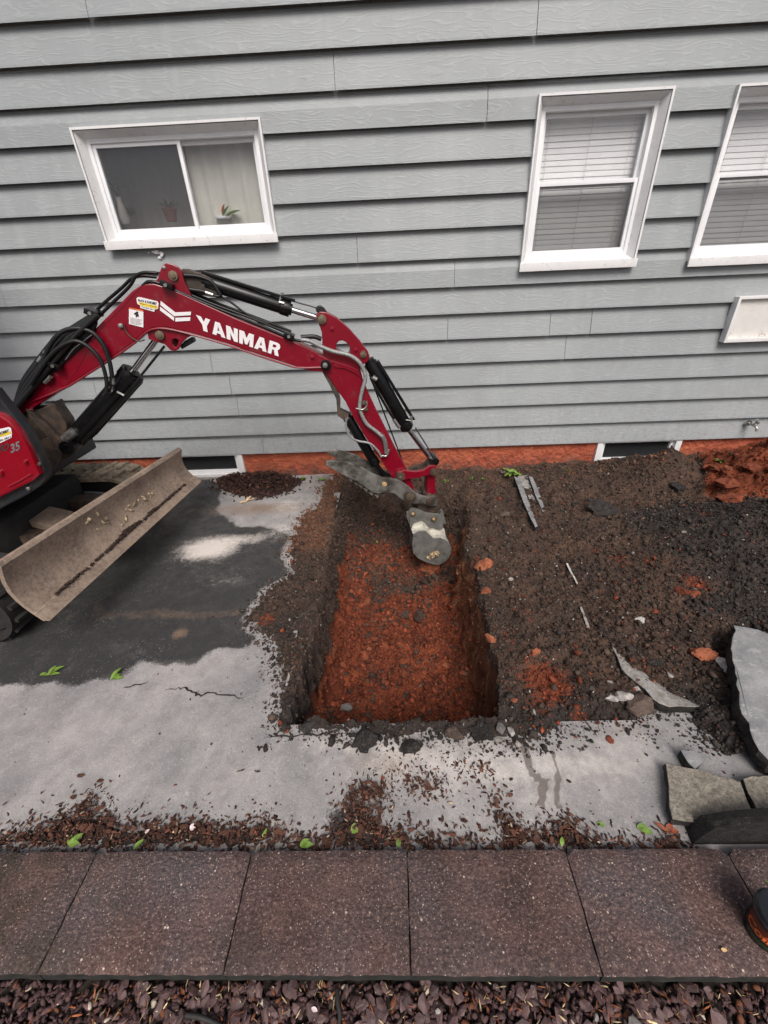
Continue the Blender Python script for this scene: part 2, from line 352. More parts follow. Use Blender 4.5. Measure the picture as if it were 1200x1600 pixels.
def m_paint(name, c, dirtc=(.075, .045, .035), rough=.28, a=.55, b=.8):
    m = Mat(name, rough, spec=.5); p = m.pos(); n = m.noise(p, 8, 8, .75); f = m.noise(p, 45, 6, .75)
    d = m.math('MULTIPLY', m.ramp(m.math('ADD', m.math('MULTIPLY', n, .6), m.math('MULTIPLY', f, .4)), a-.03, b-.1), .8)
    m.col(m.mix(d, m.mix(m.ramp(n, .3, .7), tuple(x*.85 for x in c), c), dirtc)); m.rough(m.math('ADD', m.math('MULTIPLY', d, .5), rough))
    g = m.n('NewGeometry').outputs['Normal']; up = m.ramp(m.n('SeparateXYZ', i0=g).outputs[2], .3, 1.); scr = m.ramp(m.noise(m.pos((30, 30, 6)), 5, 5, .8), .62, .68); base = m.b.inputs['Base Color'].links[0].from_socket
    m.col(m.mix(m.math('MULTIPLY', m.math('ADD', m.math('MULTIPLY', up, .22), m.math('MULTIPLY', scr, .35)), m.ramp(n, .35, .6)), base, (.24, .16, .13)))
    m.b.inputs['Coat Weight'].default_value = .25; m.b.inputs['Coat Roughness'].default_value = .15
    m.bump(f, .06, .002); return m.m
def m_glass(name, tint=.85, grey=(.03, .03, .03), block=0.):
    m = Mat(name); nt = m.t; out = nt.nodes['Material Output']
    tr = m.n('BsdfTransparent', Color=(tint, tint, tint)); gl = m.n('BsdfGlossy', Color=(.9, .9, .92), Roughness=.02); fc = m.n('LayerWeight', Blend=.5).outputs['Facing']
    fr = m.math('ADD', m.math('MULTIPLY', m.math('POWER', fc, 5.), .85), .07)
    x = m.n('MixShader', i0=fr, i1=tr.outputs[0], i2=gl.outputs[0])
    if block:
        df = m.n('BsdfDiffuse', Color=grey); x = m.n('MixShader', i0=block, i1=x.outputs[0], i2=df.outputs[0])
    nt.links.new(x.outputs[0], out.inputs[0]); return m.m
def m_blade():
    m = Mat('worn_blade_steel', .6, .15); p = m.pos(); n = m.noise(p, 5, 8, .7); f = m.noise(p, 50, 7, .8); s = m.noise(m.pos((3, 3, 30)), 4, 6, .7)
    c = m.mix(m.ramp(n, .35, .65), (.21, .155, .12), (.38, .29, .22)); c = m.mix(m.math('MULTIPLY', m.ramp(f, .5, .68), .6), c, (.50, .41, .31))
    c = m.mix(m.math('MULTIPLY', m.ramp(f, .47, .36), .6), c, (.07, .05, .04)); c = m.mix(m.math('MULTIPLY', m.ramp(m.noise(p, 14, 6, .7), .62, .7), .7), c, (.42, .30, .15))
    m.col(c); m.bump(f, .35, .004); return m.m

def m_slabtop():
    m = Mat('slab_concrete_top', .75); p = m.pos(); n = m.noise(p, 6, 8, .7); s_ = m.noise(m.n('VectorMath', {'operation': 'MULTIPLY'}, i0=p, i1=(16, 34, 20)).outputs[0], 1., 8, .8); f = m.noise(p, 120, 5, .7)
    c = m.mix(m.ramp(n, .35, .65), (.13, .135, .14), (.30, .30, .295)); c = m.mix(m.math('MULTIPLY', m.ramp(s_, .54, .68), .7), c, (.50, .50, .49)); c = m.mix(m.math('MULTIPLY', m.ramp(f, .5, .7), .5), c, (.10, .10, .10)); m.col(c); m.bump(m.math('ADD', s_, f), .5, .006); return m.m
MS = dict(
 siding=m_siding(), white=m_white('white_window_trim'), white2=m_white('white_sash_vinyl', (.78, .79, .80), a=.7, b=.9),
 rusty=None, stucco=m_stucco(), drive=m_drive(), soil=m_soil(), crumb=m_vcol('loose_crumb'), paver=m_paver(),
 red=m_paint('red_machine_paint', (.205, .002, .014), a=.57, b=.8), red2=m_paint('red_hood_paint', (.26, .002, .012), rough=.2, a=.68, b=.9),
 black=simple('black_steel', (.006, .006, .0065), .32, .3, .3, 40, .05, (.05, .038, .03), damt=(.6, .8)),
 rubber=simple('black_hose_rubber', (.007, .007, .007), .5, 0, .3, 90, .2),
 chrome=simple('chrome_rod', (.55, .55, .56), .16, 1., .05, 20),
 zinc=simple('zinc_fitting', (.5, .5, .47), .38, .9, .2, 60, .1, (.12, .1, .07)),
 sleeve=simple('grey_hose_sleeve', (.30, .31, .30), .5, .3, .3, 60, .2, (.10, .09, .08)),
 pin=simple('dirty_pin_steel', (.20, .16, .11), .45, .6, .4, 80, .2, (.05, .035, .03)),
 cast=simple('dirty_cast_steel', (.045, .034, .028), .6, .2, .5, 12, .3, (.13, .09, .06), dscale=16, damt=(.45, .7)),
 thumb=simple('bare_thumb_steel', (.22, .215, .195), .45, .4, .4, 12, .3, (.05, .042, .034), dscale=9, damt=(.42, .62)),
 bucket=simple('pale_bucket_steel', (.55, .53, .46), .5, .25, .3, 14, .25, (.10, .085, .07), dscale=11, damt=(.5, .7)),  # steel of shell and coupler, paler than the side plates
 bside=simple('grey_bucket_side', (.15, .147, .135), .6, .2, .3, 14, .25, (.05, .04, .035), dscale=18),
 mudc=simple('dried_tan_mud', (.42, .28, .14), .9, 0, .5, 60, .8),
 blade=m_blade(), track=simple('dusty_track_rubber', (.34, .28, .20), .85, 0, .4, 14, .4, (.05, .045, .038), dscale=18, damt=(.5, .7)),
 trackin=simple('dark_track_side', (.02, .019, .017), .8, 0, .4, 14, .3),
 hood=simple('dark_hood_rim', (.018, .02, .024), .42, .1, .3, 40, .1, (.05, .045, .04)),
 decal=simple('white_decal', (.78, .76, .76), .4, 0, .06, 40, 0, (.35, .25, .25), damt=(.68, .8), dscale=40),
 yellow=simple('yellow_decal', (.75, .55, .04), .4), orange=simple('orange_decal', (.65, .13, .03), .4), ink=simple('black_print', (.02, .02, .02), .5), dgrey=simple('dark_grey_lettering', (.05, .05, .055), .3), lgrey=simple('silver_lettering', (.16, .16, .17), .3),
 glass=m_glass('clear_window_glass'), screen=m_glass('glass_behind_insect_screen', .72, (.10, .105, .11), .35), dark_glass=m_glass('dark_basement_glass', .35, (.035, .037, .04), .7),
 blind=simple('white_blind_slat', (.86, .87, .87), .5, 0, .05, 8), curtain=simple('sheer_curtain', (.52, .52, .47), .9, 0, .1, 5), room=simple('room_interior', (.62, .60, .55), .9, 0, .1, 2),
 terracotta=simple('terracotta', (.22, .06, .03), .8), plantdk=simple('houseplant_green', (.03, .05, .02), .6), leaf=simple('fresh_green_leaf', (.135, .23, .035), .5, 0, .55, 40, .2, (.20, .20, .06), damt=(.5, .8), dscale=30), weed=simple('weed_green', (.12, .22, .04), .55, 0, .5, 30),
 petal=simple('pale_pink_petal', (.75, .60, .60), .6, 0, .2, 60), dry=simple('dry_tan_leaf', (.55, .40, .22), .8, 0, .3, 40, .3), rleaf=simple('red_brown_leaf', (.24, .065, .03), .6, 0, .4, 40, .3),
 aspedge=m_rock('broken_asphalt_edge', (.010, .010, .010), (.045, .042, .038), (.12, .11, .10), .85, 40),
 asprock=m_rock('dark_asphalt_lump', (.012, .011, .011), (.05, .043, .038), (.16, .14, .12), .9, 34),
 greyrock=m_rock('grey_stone', (.13, .12, .115), (.24, .22, .20), None, .85, 20), brownrock=m_rock('brown_stone', (.06, .042, .034), (.13, .095, .075), (.22, .18, .15), .9, 26),
 whiterock=m_rock('pale_concrete_chip', (.22, .19, .165), (.55, .53, .50), None, .85, 30), redrock=m_rock('red_clay_clod', (.10, .025, .013), (.22, .060, .028), None, .92, 26), orrock=m_rock('orange_clay_clod', (.17, .055, .028), (.36, .12, .06), None, .92, 26),
 brclod=m_rock('brown_soil_clod', (.030, .020, .016), (.085, .056, .042), None, .95, 30), conc=m_slabtop(),
 tanagg=m_rock('tan_aggregate_underside', (.13, .115, .09), (.36, .325, .265), (.06, .05, .04), .9, 60, randv=.05), slate=m_rock('purple_slate_chip', (.058, .032, .032), (.125, .075, .072), None, .6, 16, spec=.45, randv=.45, bump=.3),
 bark=m_rock('brown_bark_chip', (.04, .018, .012), (.12, .052, .032), None, .85, 30, randv=.6), cupb=simple('black_cup_print', (.012, .010, .010), .35), lid=simple('black_plastic_lid', (.015, .016, .018), .18, 0, .1, 20),
 cupo=simple('orange_cup_print', (.55, .11, .02), .4), cupr=simple('dark_red_cup_print', (.10, .018, .008), .4), cupg=simple('dark_green_cup_print', (.012, .05, .02), .4), stick=simple('black_twig', (.018, .017, .016), .7, 0, .4, 30, .4),pside=simple('dark_paver_side', (.014, .014, .011), .95, 0, .6, 25, .8), bedd=simple('dark_bed_soil', (.02, .014, .011), .95, 0, .5, 40, .8))
def m_rusty():
    m = Mat('rusty_white_panel', .5); p = m.pos(); z = m.n('SeparateXYZ', i0=p).outputs[2]; n = m.noise(p, 20, 8, .8)
    low = m.ramp(z, 1.16, 1.03); c = m.mix(m.math('MULTIPLY', m.ramp(n, .45, .65), .3), (.68, .67, .63), (.45, .43, .39))
    rf = m.ramp(m.math('ADD', m.math('MULTIPLY', low, .16), n), .68, .76); m.col(m.mix(rf, c, (.30, .12, .04))); m.bump(n, .3, .004); return m.m
MS['rusty'] = m_rusty()

# ================================================================== THE GROUND
# ---- trench rim and soil cover, measured on the ground plane
RIM = gpoly([(514, 768), (524, 820), (516, 875), (500, 945), (486, 1000), (468, 1065), (456, 1126), (560, 1131), (680, 1132), (778, 1126), (776, 1070), (769, 1010), (758, 945), (744, 900), (729, 865), (735, 820), (728, 763), (620, 752)])
COV = gpoly([(505, 752), (498, 785), (474, 800), (456, 830), (441, 868), (455, 888), (438, 905), (410, 925), (385, 958), (398, 990), (421, 1004), (428, 1040), (438, 1066), (431, 1100), (434, 1142), (452, 1140), (470, 1120), (480, 1142), (560, 1150), (640, 1154), (720, 1157), (800, 1166), (850, 1162), (898, 1136), (905, 1124), (960, 1117), (990, 1126), (1030, 1106), (1062, 1118), (1092, 1150), (1130, 1190), (1150, 1212), (1200, 1238), (1400, 1345)]) + [(4.6, 1.0), (4.6, 4.2), gp(830, 700)[:2], (1.0, 4.2), (-.5, 4.2)]
def mound(x, y, cx, cy, rx, ry, h, p=1.4):
    d = np.sqrt(((x-cx)/rx)**2+((y-cy)/ry)**2); return h*np.clip(1-d, 0, 1)**p*(1+.6*np.clip(1-d, 0, 1))
def soil_fields(x, y):
    wx = x+.018*fbm(x*9, y*9, 3, 21); wy = y+.018*fbm(x*9, y*9, 3, 31)
    cov = sdf(wx, wy, COV); tr = sdf(wx+.022*fbm(y*3.5, x*.5, 3, 25), wy, RIM)
    base = G(y)
    right = sst(.42, .75, x)
    h = base-.028+np.clip(cov*.45, -.05, .035)+.010*fbm(x*5, y*5, 4, 3)
    # hollow between the pit and the heaps
    h = h+.028*sst(.7, .95, x)*sst(.0, .15, cov)+right*(.02*fbm(x*2.2, y*2.2, 3, 41)-.03*np.exp(-((x-1.0)/.18)**2)*sst(1.1, 1.8, y))
    m1 = mound(x, y, 2.42, 3.38, .62, .62, .20); m2 = mound(x, y, 2.5, 2.3, 1.0, .85, .23); m3 = mound(x, y, 3.05, 3.05, .88, .9, .32); m4 = mound(x, y, 1.45, 3.1, .8, .8, .05)
    h = h+np.maximum(np.maximum(m1, m3), m2)+.4*np.minimum(m1, m2)+m4+.05*np.exp(-((x-1.55)**2+(y-1.75)**2)/.18)
    # spill against the pit's near and right edges
    edge = np.exp(-((tr+.03)/.05)**2)*sst(-.5, .3, cov*20)
    h = h+.014*edge
    # pit
    floor = -.70+.045*fbm(x*2.6, y*2.6, 3, 51)+.10*sst(2.2, 3.0, y)+.14*sst(2.75, 3.25, y)+.05*np.exp(-((x-.1)**2+(y-1.9)**2)/.12)+.05*sst(.2, -.5, x)*sst(1.6, 2.6, y)+.20*sst(-.30, -.50, x)+.05*sst(.36, .46, x)
    wl = .014+.07*sst(.1, -.2, x)*sst(1.15, 2.0, y)+.075*sst(0, .2, x)*sst(1.2, 2.2, y)+.15*sst(2.9, 3.3, y)
    k = np.clip(tr/wl, 0, 1); k = np.where(k < .5, .5*(2*k)**1.5, 1-.5*(2-2*k)**1.35)
    depth = h*(1-k)+floor*k
    inpit = sst(.75, 1.05, k); wall = sst(.02, .2, k)*sst(1.0, .85, k)
    # rubble
    l1, r1 = lumps(x, y, .085, 2, .35); l2, r2 = lumps(x, y, .036, 4, .75); l3, r3 = lumps(x, y, .017, 6, .9)
    brk = sst(-.02, .03, cov)
    big = sst(-.2, .5, fbm(x*2.5, y*2.5, 2, 71))
    l0, r0 = lumps(x+.02*fbm(x*8, y*8, 2, 3), y, .19, 12, .5)
    z = depth+inpit*(.35*l0+.8*l1+1.0*l2+.8*l3+.018*fbm(x*6, y*6, 3, 17))+(1-inpit)*(1-wall)*brk*(.6*big*l1+.75*l2+.85*l3+.008*fbm(x*9, y*9, 3, 19))+0*wall
    m3m = sst(.0, .08, m3-np.maximum(m1, m2)); z = z+m3m*(.9*l1+.5*l2)
    # colours of the earth itself
    n = fbm(x*4, y*4, 4, 91)
    red = inpit*sst(2.72, 2.35, y+.15*n)*(.95)+inpit*.62*sst(2.3, 2.9, y)*sst(3.3, 2.9, y)+wall*sst(-.22, -.42, z+.06*fbm(x*5, y*5, 3, 12))*sst(3.0, 2.6, y)*.85+m3m*1.
    def spot(px, py, r, a=1.):
        c = gp(px, py); return a*np.exp(-(((x-c[0])**2+(y-c[1])**2)/r**2))
    red = red*(1-inpit*.3*sst(.2, .5, fbm(x*3.2, y*3.2, 3, 66)))
    for s in [(852, 1068, .13, .95), (845, 1100, .1, .6), (905, 1115, .06, .6), (800, 1010, .07, .4), (1075, 930, .1, .7), (965, 885, .12, .5), (1010, 893, .06, .6), (925, 872, .05, .5), (1110, 800, .12, .6), (1085, 838, .07, .5), (418, 972, .07, .6), (740, 880, .05, .55), (820, 965, .06, .5), (787, 985, .05, .5), (995, 802, .05, .5), (1020, 1110, .05, .5), (1000, 1060, .05, .4)]:
        red = np.maximum(red, spot(*s)*(1-inpit))
    clay = wall*sst(.25, .4, x)*sst(1.0, 1.3, y)*.9*sst(3.1, 2.8, y)+wall*sst(-.3, -.45, x)*.25+inpit*sst(.33, .42, x)*sst(2.9, 1.3, y)*.6
    clay = np.maximum(clay, .35*sst(.2, .5, n)*right*sst(2.6, 3.4, y))
    ledge = sst(-.45, -.55, x)*sst(2.3, 2.5, y); clay = np.maximum(clay, ledge*.42)
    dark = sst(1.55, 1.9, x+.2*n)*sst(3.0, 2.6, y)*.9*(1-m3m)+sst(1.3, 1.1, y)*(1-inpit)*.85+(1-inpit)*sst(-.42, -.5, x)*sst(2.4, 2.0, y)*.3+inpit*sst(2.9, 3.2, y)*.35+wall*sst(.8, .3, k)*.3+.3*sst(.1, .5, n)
    dark = np.maximum(dark, spot(750, 930, .06, .8)); dark = np.maximum(dark, spot(745, 900, .05, .7))
    return z, np.clip(red, 0, 1), np.clip(clay, 0, 1), np.clip(dark, 0, 1), inpit, wall, cov
def grid(x0, x1, y0, y1, st):
    xs = np.linspace(x0, x1, int((x1-x0)/st)+1); ys = np.linspace(y0, y1, int((y1-y0)/st)+1); X, Y = np.meshgrid(xs, ys)
    nx = len(xs); ny = len(ys); i = np.arange(nx*ny).reshape(ny, nx)
    T = np.stack([i[:-1, :-1], i[:-1, 1:], i[1:, 1:], i[1:, :-1]], -1).reshape(-1, 4); return X.ravel(), Y.ravel(), T, xs, ys
def grid2(xs, ys):
    X, Y = np.meshgrid(xs, ys); nx = len(xs); ny = len(ys); i = np.arange(nx*ny).reshape(ny, nx)
    return X.ravel(), Y.ravel(), np.stack([i[:-1, :-1], i[:-1, 1:], i[1:, 1:], i[1:, :-1]], -1).reshape(-1, 4), xs, ys
def spans(*a):      # finer sampling across the steep faces
    return np.concatenate([np.arange(p, q, st) for p, q, st in a]+[[a[-1][1]]])
SX, SY, ST, sxs, sys_ = grid2(spans((-.98, -.55, .008), (-.55, -.26, .0022), (-.26, .26, .0075), (.26, .56, .0024), (.56, 2.4, .0085), (2.4, 4.3, .011)), spans((.93, 1.05, .008), (1.05, 1.2, .005), (1.2, 3.05, .0078), (3.05, 3.5, .005), (3.5, 3.845, .008)))
sz, sred, sclay, sdark, spit, swall, scov = soil_fields(SX, SY)
side = (np.abs(SX) > .2).astype(float); sgn = np.sign(SX)
wn = fbm(SY*7, sz*7, 4, 61)*.022+lumps(SY, sz+3, .05, 3, .8)[0]*.55-.008+lumps(SY, sz+3, .022, 8, .9)[0]*.5
wn2 = fbm(SX*7, sz*7, 4, 62)*.02+lumps(SX, sz+3, .05, 3, .8)[0]*.5-.008
scr = .010*np.sin((SY*1.0+sz*.8)*38+2*fbm(SY*3, sz*3, 2, 5))*(SX > .2)
WX = SX-sgn*side*swall*(wn*np.where(SX > .2, .6, 1.)+scr); WY = SY+np.where(SY > 2.5, -1., 1.)*(1-side)*swall*wn2
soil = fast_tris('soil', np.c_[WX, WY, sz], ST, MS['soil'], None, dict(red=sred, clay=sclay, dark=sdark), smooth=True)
tag(soil, 'dug brown and red soil with a deep rectangular pit beside the house', None, None, 'structure')
SG = sz.reshape(len(sys_), len(sxs))
def ij(x, y): return np.clip(np.searchsorted(sys_, y), 0, len(sys_)-1), np.clip(np.searchsorted(sxs, x), 0, len(sxs)-1)
def hs(x, y):
    i, j = ij(x, y); return SG[i, j]
def top_at(x, y):      # upper surface of whatever ground there is
    if sxs[0] < x < sxs[-1] and sys_[0] < y < sys_[-1]:
        h = float(hs(np.array([x]), np.array([y]))[0])
        if -.5 < x < 1.03 and y > 1.08: return h
        return max(h, float(G(y)))
    return float(G(y))
def sp(px_, py_):      # photo point -> where that sight line meets the ground or soil
    d = ray(px_, py_); t = .5; o = np.array([0, 0, CAMH])
    while t < 8:
        p = o+d*t
        if p[2] < top_at(p[0], p[1]): return p
        t += .006
    return gp(px_, py_)

# ---- driveway slab (with the sawn-out rectangle)
HX0, HX1, HY0 = -.505, 1.03, 1.085
DX, DY, DT, dxs, dys = grid(-4.9, 4.9, .575, 3.85, .016)
cx = DX[DT].mean(1); cy = DY[DT].mean(1); DT = DT[~((cx > HX0) & (cx < HX1) & (cy > HY0))]
dwarp = lambda s: (DX+.03*fbm(DX*5, DY*5, 4, s), DY+.03*fbm(DX*5, DY*5, 4, s+8))
wx, wy = dwarp(101)
BLK = gpoly([(-300, 1068), (0, 1066), (60, 1069), (120, 1066), (190, 1057), (228, 1034), (300, 1040), (330, 1022), (385, 1008), (400, 995), (383, 965), (405, 925), (438, 903), (452, 886), (440, 868), (452, 835), (430, 826), (380, 822), (340, 800), (345, 765), (335, 750), (150, 735), (-300, 760)])
dark = sst(-.07, .07, sdf(wx, wy, BLK))
def gsp(px_, py_, rx, ry, a=1):
    c = gp(px_, py_); return a*np.exp(-(((DX-c[0])/rx)**2+((DY-c[1])/ry)**2))
white = gsp(325, 858, .22, .15, 1.35)+gsp(385, 842, .25, .08, .6)+gsp(440, 825, .15, .1, .55)+gsp(350, 905, .2, .1, .3)+gsp(450, 790, .2, .15, .5)+gsp(745, 1200, .4, .12, .5)+gsp(930, 1190, .3, .1, .4)+gsp(560, 1160, .35, .05, .3)+gsp(100, 1130, .5, .06, .3)+gsp(500, 1160, .3, .05, .2)+gsp(830, 1250, .15, .1, .25)+gsp(640, 1190, .3, .08, .3)+gsp(180, 1200, .2, .1, .25)
tan = gsp(400, 795, .55, .14, .85)+gsp(280, 990, .05, .05, 1.0)+gsp(150, 960, .8, .10, .35)+gsp(700, 1175, .45, .06, .45)+gsp(600, 1200, .15, .06, .5)+gsp(980, 1140, .3, .05, .4)+gsp(330, 960, .5, .05, .35)
stain = np.zeros_like(DX)
def streak(pts, w_, a):
    global stain
    P = [gp(*p)[:2] for p in pts]
    for a0, b0 in zip(P[:-1], P[1:]):
        e = b0-a0; t = np.clip(((DX-a0[0])*e[0]+(DY-a0[1])*e[1])/(e@e), 0, 1); d = np.hypot(DX-a0[0]-e[0]*t, DY-a0[1]-e[1]*t)+.006*fbm(DX*30, DY*30, 2, 5); stain = np.maximum(stain, a*sst(w_, w_*.4, d))
streak([(818, 1165), (828, 1200), (848, 1225), (846, 1255)], .022, .9); streak([(865, 1180), (872, 1210), (868, 1240), (875, 1262)], .016, .8); streak([(830, 1212), (870, 1222)], .012, .7)
dk2 = gsp(545, 1290, .09, .07, 1.1); dark = np.clip(dark+dk2, 0, 1)
sand = gsp(430, 775, .5, .07, 1.); dark = np.clip(dark-sand*.8, 0, 1)
# hairline cracks are cut into the surface
dz = G(DY)+.0015*fbm(DX*3, DY*3, 3, 7)
drive = fast_tris('driveway', np.c_[DX, DY, dz], DT, MS['drive'], None, dict(dark=dark, white=np.clip(white, 0, 1.2), tan=np.clip(tan, 0, 1), stain=stain), smooth=True)
tag(drive, 'worn grey and black driveway surface between the house and the paver edging', None, None, 'structure')
mb = MB()
for (x0, y0, x1, y1) in ((HX0, HY0, HX0, 3.84), (HX0, HY0, HX1, HY0), (HX1, HY0, HX1, 3.84)):
    n = 60; top = []; bot = []
    for i in range(n+1):
        t = i/n; x = x0+(x1-x0)*t; y = y0+(y1-y0)*t; j = .012*random.random(); z = float(G(y))
        top.append((x, y, z-.001)); bot.append((x+(j if x0 == x1 == HX0 else -j if x0 == x1 else 0), y+(j if y0 == y1 else 0), z-.06-.01*random.random()))
    mb.add(top+bot, [(i, i+1, n+2+i, n+1+i) for i in range(n)])
mb.build('slab_edge', MS['aspedge'], drive, smooth=0, fix=False)
def crack(pts, w_, name='surface_crack'):
    P = catmull([gp(*p, up=.0) for p in pts], 5); L = []; Rr = []
    for i, p in enumerate(P):
        t = P[min(i+1, len(P)-1)]-P[max(i-1, 0)]; n_ = np.array([-t[1], t[0], 0]); n_ /= np.linalg.norm(n_)+1e-9; ww = w_*math.sin(PI*(i+.3)/(len(P)-.4))*(.5+random.random()); jj = n_*random.uniform(-1, 1)*w_*.8
        q = p.copy(); q[2] = G(p[1])+.004; L.append(q+jj+n_*ww/2); Rr.append(q+jj-n_*ww/2)
    m_ = MB(); n = len(L); m_.add(L+Rr, [(i, i+1, n+i+1, n+i) for i in range(n-1)]); return m_.build(name, MS['bedd'], drive, smooth=0)
crack([(192, 1075), (205, 1072), (232, 1067)], .008); crack([(255, 1082), (275, 1076), (295, 1078), (310, 1088), (330, 1082), (360, 1088), (385, 1092)], .012)
crack([(412, 1154), (440, 1152), (480, 1149), (520, 1147), (560, 1144)], .008); crack([(912, 1123), (925, 1140), (934, 1152)], .006)

# ---- crumbs: N little jittered lumps in one mesh
_ico = bmesh.new(); bmesh.ops.create_icosphere(_ico, subdivisions=1, radius=1.); IV = np.array([v.co[:] for v in _ico.verts]); IT = np.array([[v.index for v in f.verts] for f in _ico.faces]); _ico.free()
def crumbs(P, size, colr, aniso=(1, .8, .6), jit=.28, tilt=1.):
    N = len(P); q = rs.normal(size=(N, 4)); q[:, 1:3] *= tilt; q /= np.linalg.norm(q, axis=1)[:, None]; w_, x, y, z = q.T
    Rm = np.stack([1-2*(y*y+z*z), 2*(x*y-z*w_), 2*(x*z+y*w_), 2*(x*y+z*w_), 1-2*(x*x+z*z), 2*(y*z-x*w_), 2*(x*z-y*w_), 2*(y*z+x*w_), 1-2*(x*x+y*y)], -1).reshape(N, 3, 3)
    V = IV[None]*(1+jit*rs.uniform(-1, 1, (N, 12, 1)))*np.array(aniso)*rs.uniform(.65, 1.35, (N, 1, 3))*size[:, None, None]
    V = np.einsum('nij,nkj->nki', Rm, V)+P[:, None]
    T = (IT[None]+12*np.arange(N)[:, None, None]).reshape(-1, 3)
    return V.reshape(-1, 3), T, np.repeat(colr, 12, 0)
N = 125000
px_ = rs.uniform(-.98, 3.6, N*3); py_ = rs.uniform(.93, 3.8, N*3)
i_, j_ = ij(px_, py_); idx = i_*len(sxs)+j_
keep = (scov[idx]+.02*rs.normal(size=len(idx))*2 > -.01) & (swall[idx] < .5) & ((px_ < 2.6) | (rs.rand(len(idx)) < .5)); wgt = rs.rand(len(idx)) < (.5+.5*spit[idx]+.4*sst(2.6, 1.2, py_))
keep &= wgt; px_, py_, idx = px_[keep][:N], py_[keep][:N], idx[keep][:N]; n = len(px_)
size = np.clip(.0036*np.exp(.62*rs.normal(size=n)), .0018, .022)*(1+.35*spit[idx])
r_ = np.clip(sred[idx]+.22*fbm(px_*6, py_*6, 3, 77)*spit[idx]+.28*rs.normal(size=n), 0, 1)[:, None] > .55
cR = np.array([.155, .038, .018]); cB = np.array([.060, .040, .030]); cD = np.array([.036, .030, .026])
colr = np.where(r_, cR, np.where((sdark[idx][:, None]+.3*rs.normal(size=(n, 1))) > .5, cD, cB))*np.exp(.32*rs.normal(size=(n, 1)))
cl_ = (sclay[idx] > .3) & ~r_[:, 0]; colr[cl_] = np.array([.13, .062, .036])*np.exp(.25*rs.normal(size=(cl_.sum(), 1)))
pale = (rs.rand(n) < .03) & (spit[idx] < .5); colr[pale] = np.array([.34, .31, .28])*rs.uniform(.5, 1.1, (pale.sum(), 1)); size[pale] *= .75
zz = np.where((px_ > HX0) & (px_ < HX1) & (py_ > HY0), sz[idx], np.maximum(sz[idx], G(py_)))
V, T, C = crumbs(np.c_[px_, py_, zz+size*.35], size, colr, jit=.4)
wi = np.where((swall > .3) & (SY < 3.5))[0]; wi = wi[rs.randint(0, len(wi), 9000)]; n2 = len(wi)
s2_ = np.clip(.005*np.exp(.55*rs.normal(size=n2)), .0022, .018); cw = np.where(sred[wi][:, None] > .4, cR, np.where(sclay[wi][:, None] > .4, np.array([.15, .066, .034]), cB))*np.exp(.3*rs.normal(size=(n2, 1)))
V2, T2, C2 = crumbs(np.c_[WX[wi]+.002*rs.normal(size=n2), WY[wi]+.004*rs.normal(size=n2), sz[wi]+.006*rs.normal(size=n2)], s2_, cw, jit=.4)
V, T, C = np.r_[V, V2], np.r_[T, T2+len(V)], np.r_[C, C2]
o = fast_tris('loose_soil', V, T, MS['crumb'], soil, dict(col=C)); o['kind'] = 'stuff'
# grit strewn on the hard surface round the soil
N = 7000; gx = rs.uniform(-2.4, 1.75, N*4); gy = rs.uniform(.62, 3.6, N*4); cv = sdf(gx, gy, COV)
pr = .6*np.exp(cv/.05)+.10*np.exp(cv/.35)+.010; pr += .30*np.exp(-((gy-1.02)/.08)**2)*(gx > -.3); pr *= (cv < 0)
kk = rs.rand(N*4) < pr; gx, gy = gx[kk][:N], gy[kk][:N]; n = len(gx); size = np.clip(.0024*np.exp(.5*rs.normal(size=n)), .0012, .009)
colr = np.where(rs.rand(n, 1) < .3, cR*.8, np.where(rs.rand(n, 1) < .5, cD, cB*.9))*np.exp(.3*rs.normal(size=(n, 1)))
V, T, C = crumbs(np.c_[gx, gy, G(gy)+size*.4], size, colr)
o = fast_tris('loose_grit', V, T, MS['crumb'], drive, dict(col=C)); o['kind'] = 'stuff'

# ---- rocks and clods
def rock_mesh(seed, sub=2, cuts=9, rough=.12, sq=(1, .8, .6), lump=0.):
    r = np.random.RandomState(seed); bm = bmesh.new(); bmesh.ops.create_icosphere(bm, subdivisions=sub, radius=1)
    V = np.array([v.co[:] for v in bm.verts])
    for _ in range(cuts):
        nn = r.normal(size=3); nn /= np.linalg.norm(nn); d = r.uniform(.45, .8); s = V@nn; V = V-np.clip(s-d, 0, 9)[:, None]*nn
    if lump: V = V*np.array([[1+lump*noise.fractal(Vector(v)*2.3+Vector((seed, 0, 0)), .7, 2., 4)+lump*.6*noise.noise(Vector(v)*7+Vector((0, seed, 0)))] for v in V])
    V = V*(1+rough*r.uniform(-1, 1, (len(V), 1)))*np.array(sq)
    for v, c in zip(bm.verts, V): v.co = c
    me = bpy.data.meshes.new('rock'); bm.to_mesh(me); bm.free(); return me
CL = {}
for kind, mname in (('red', 'redrock'), ('or', 'orrock'), ('br', 'brclod')):
    CL[kind] = []
    for k in range(6):
        me = rock_mesh(100+k+7*len(CL), 2, 7, .10, (1, .85, .7), .3); me.materials.append(MS[mname]); CL[kind].append(me)
cnt = 0
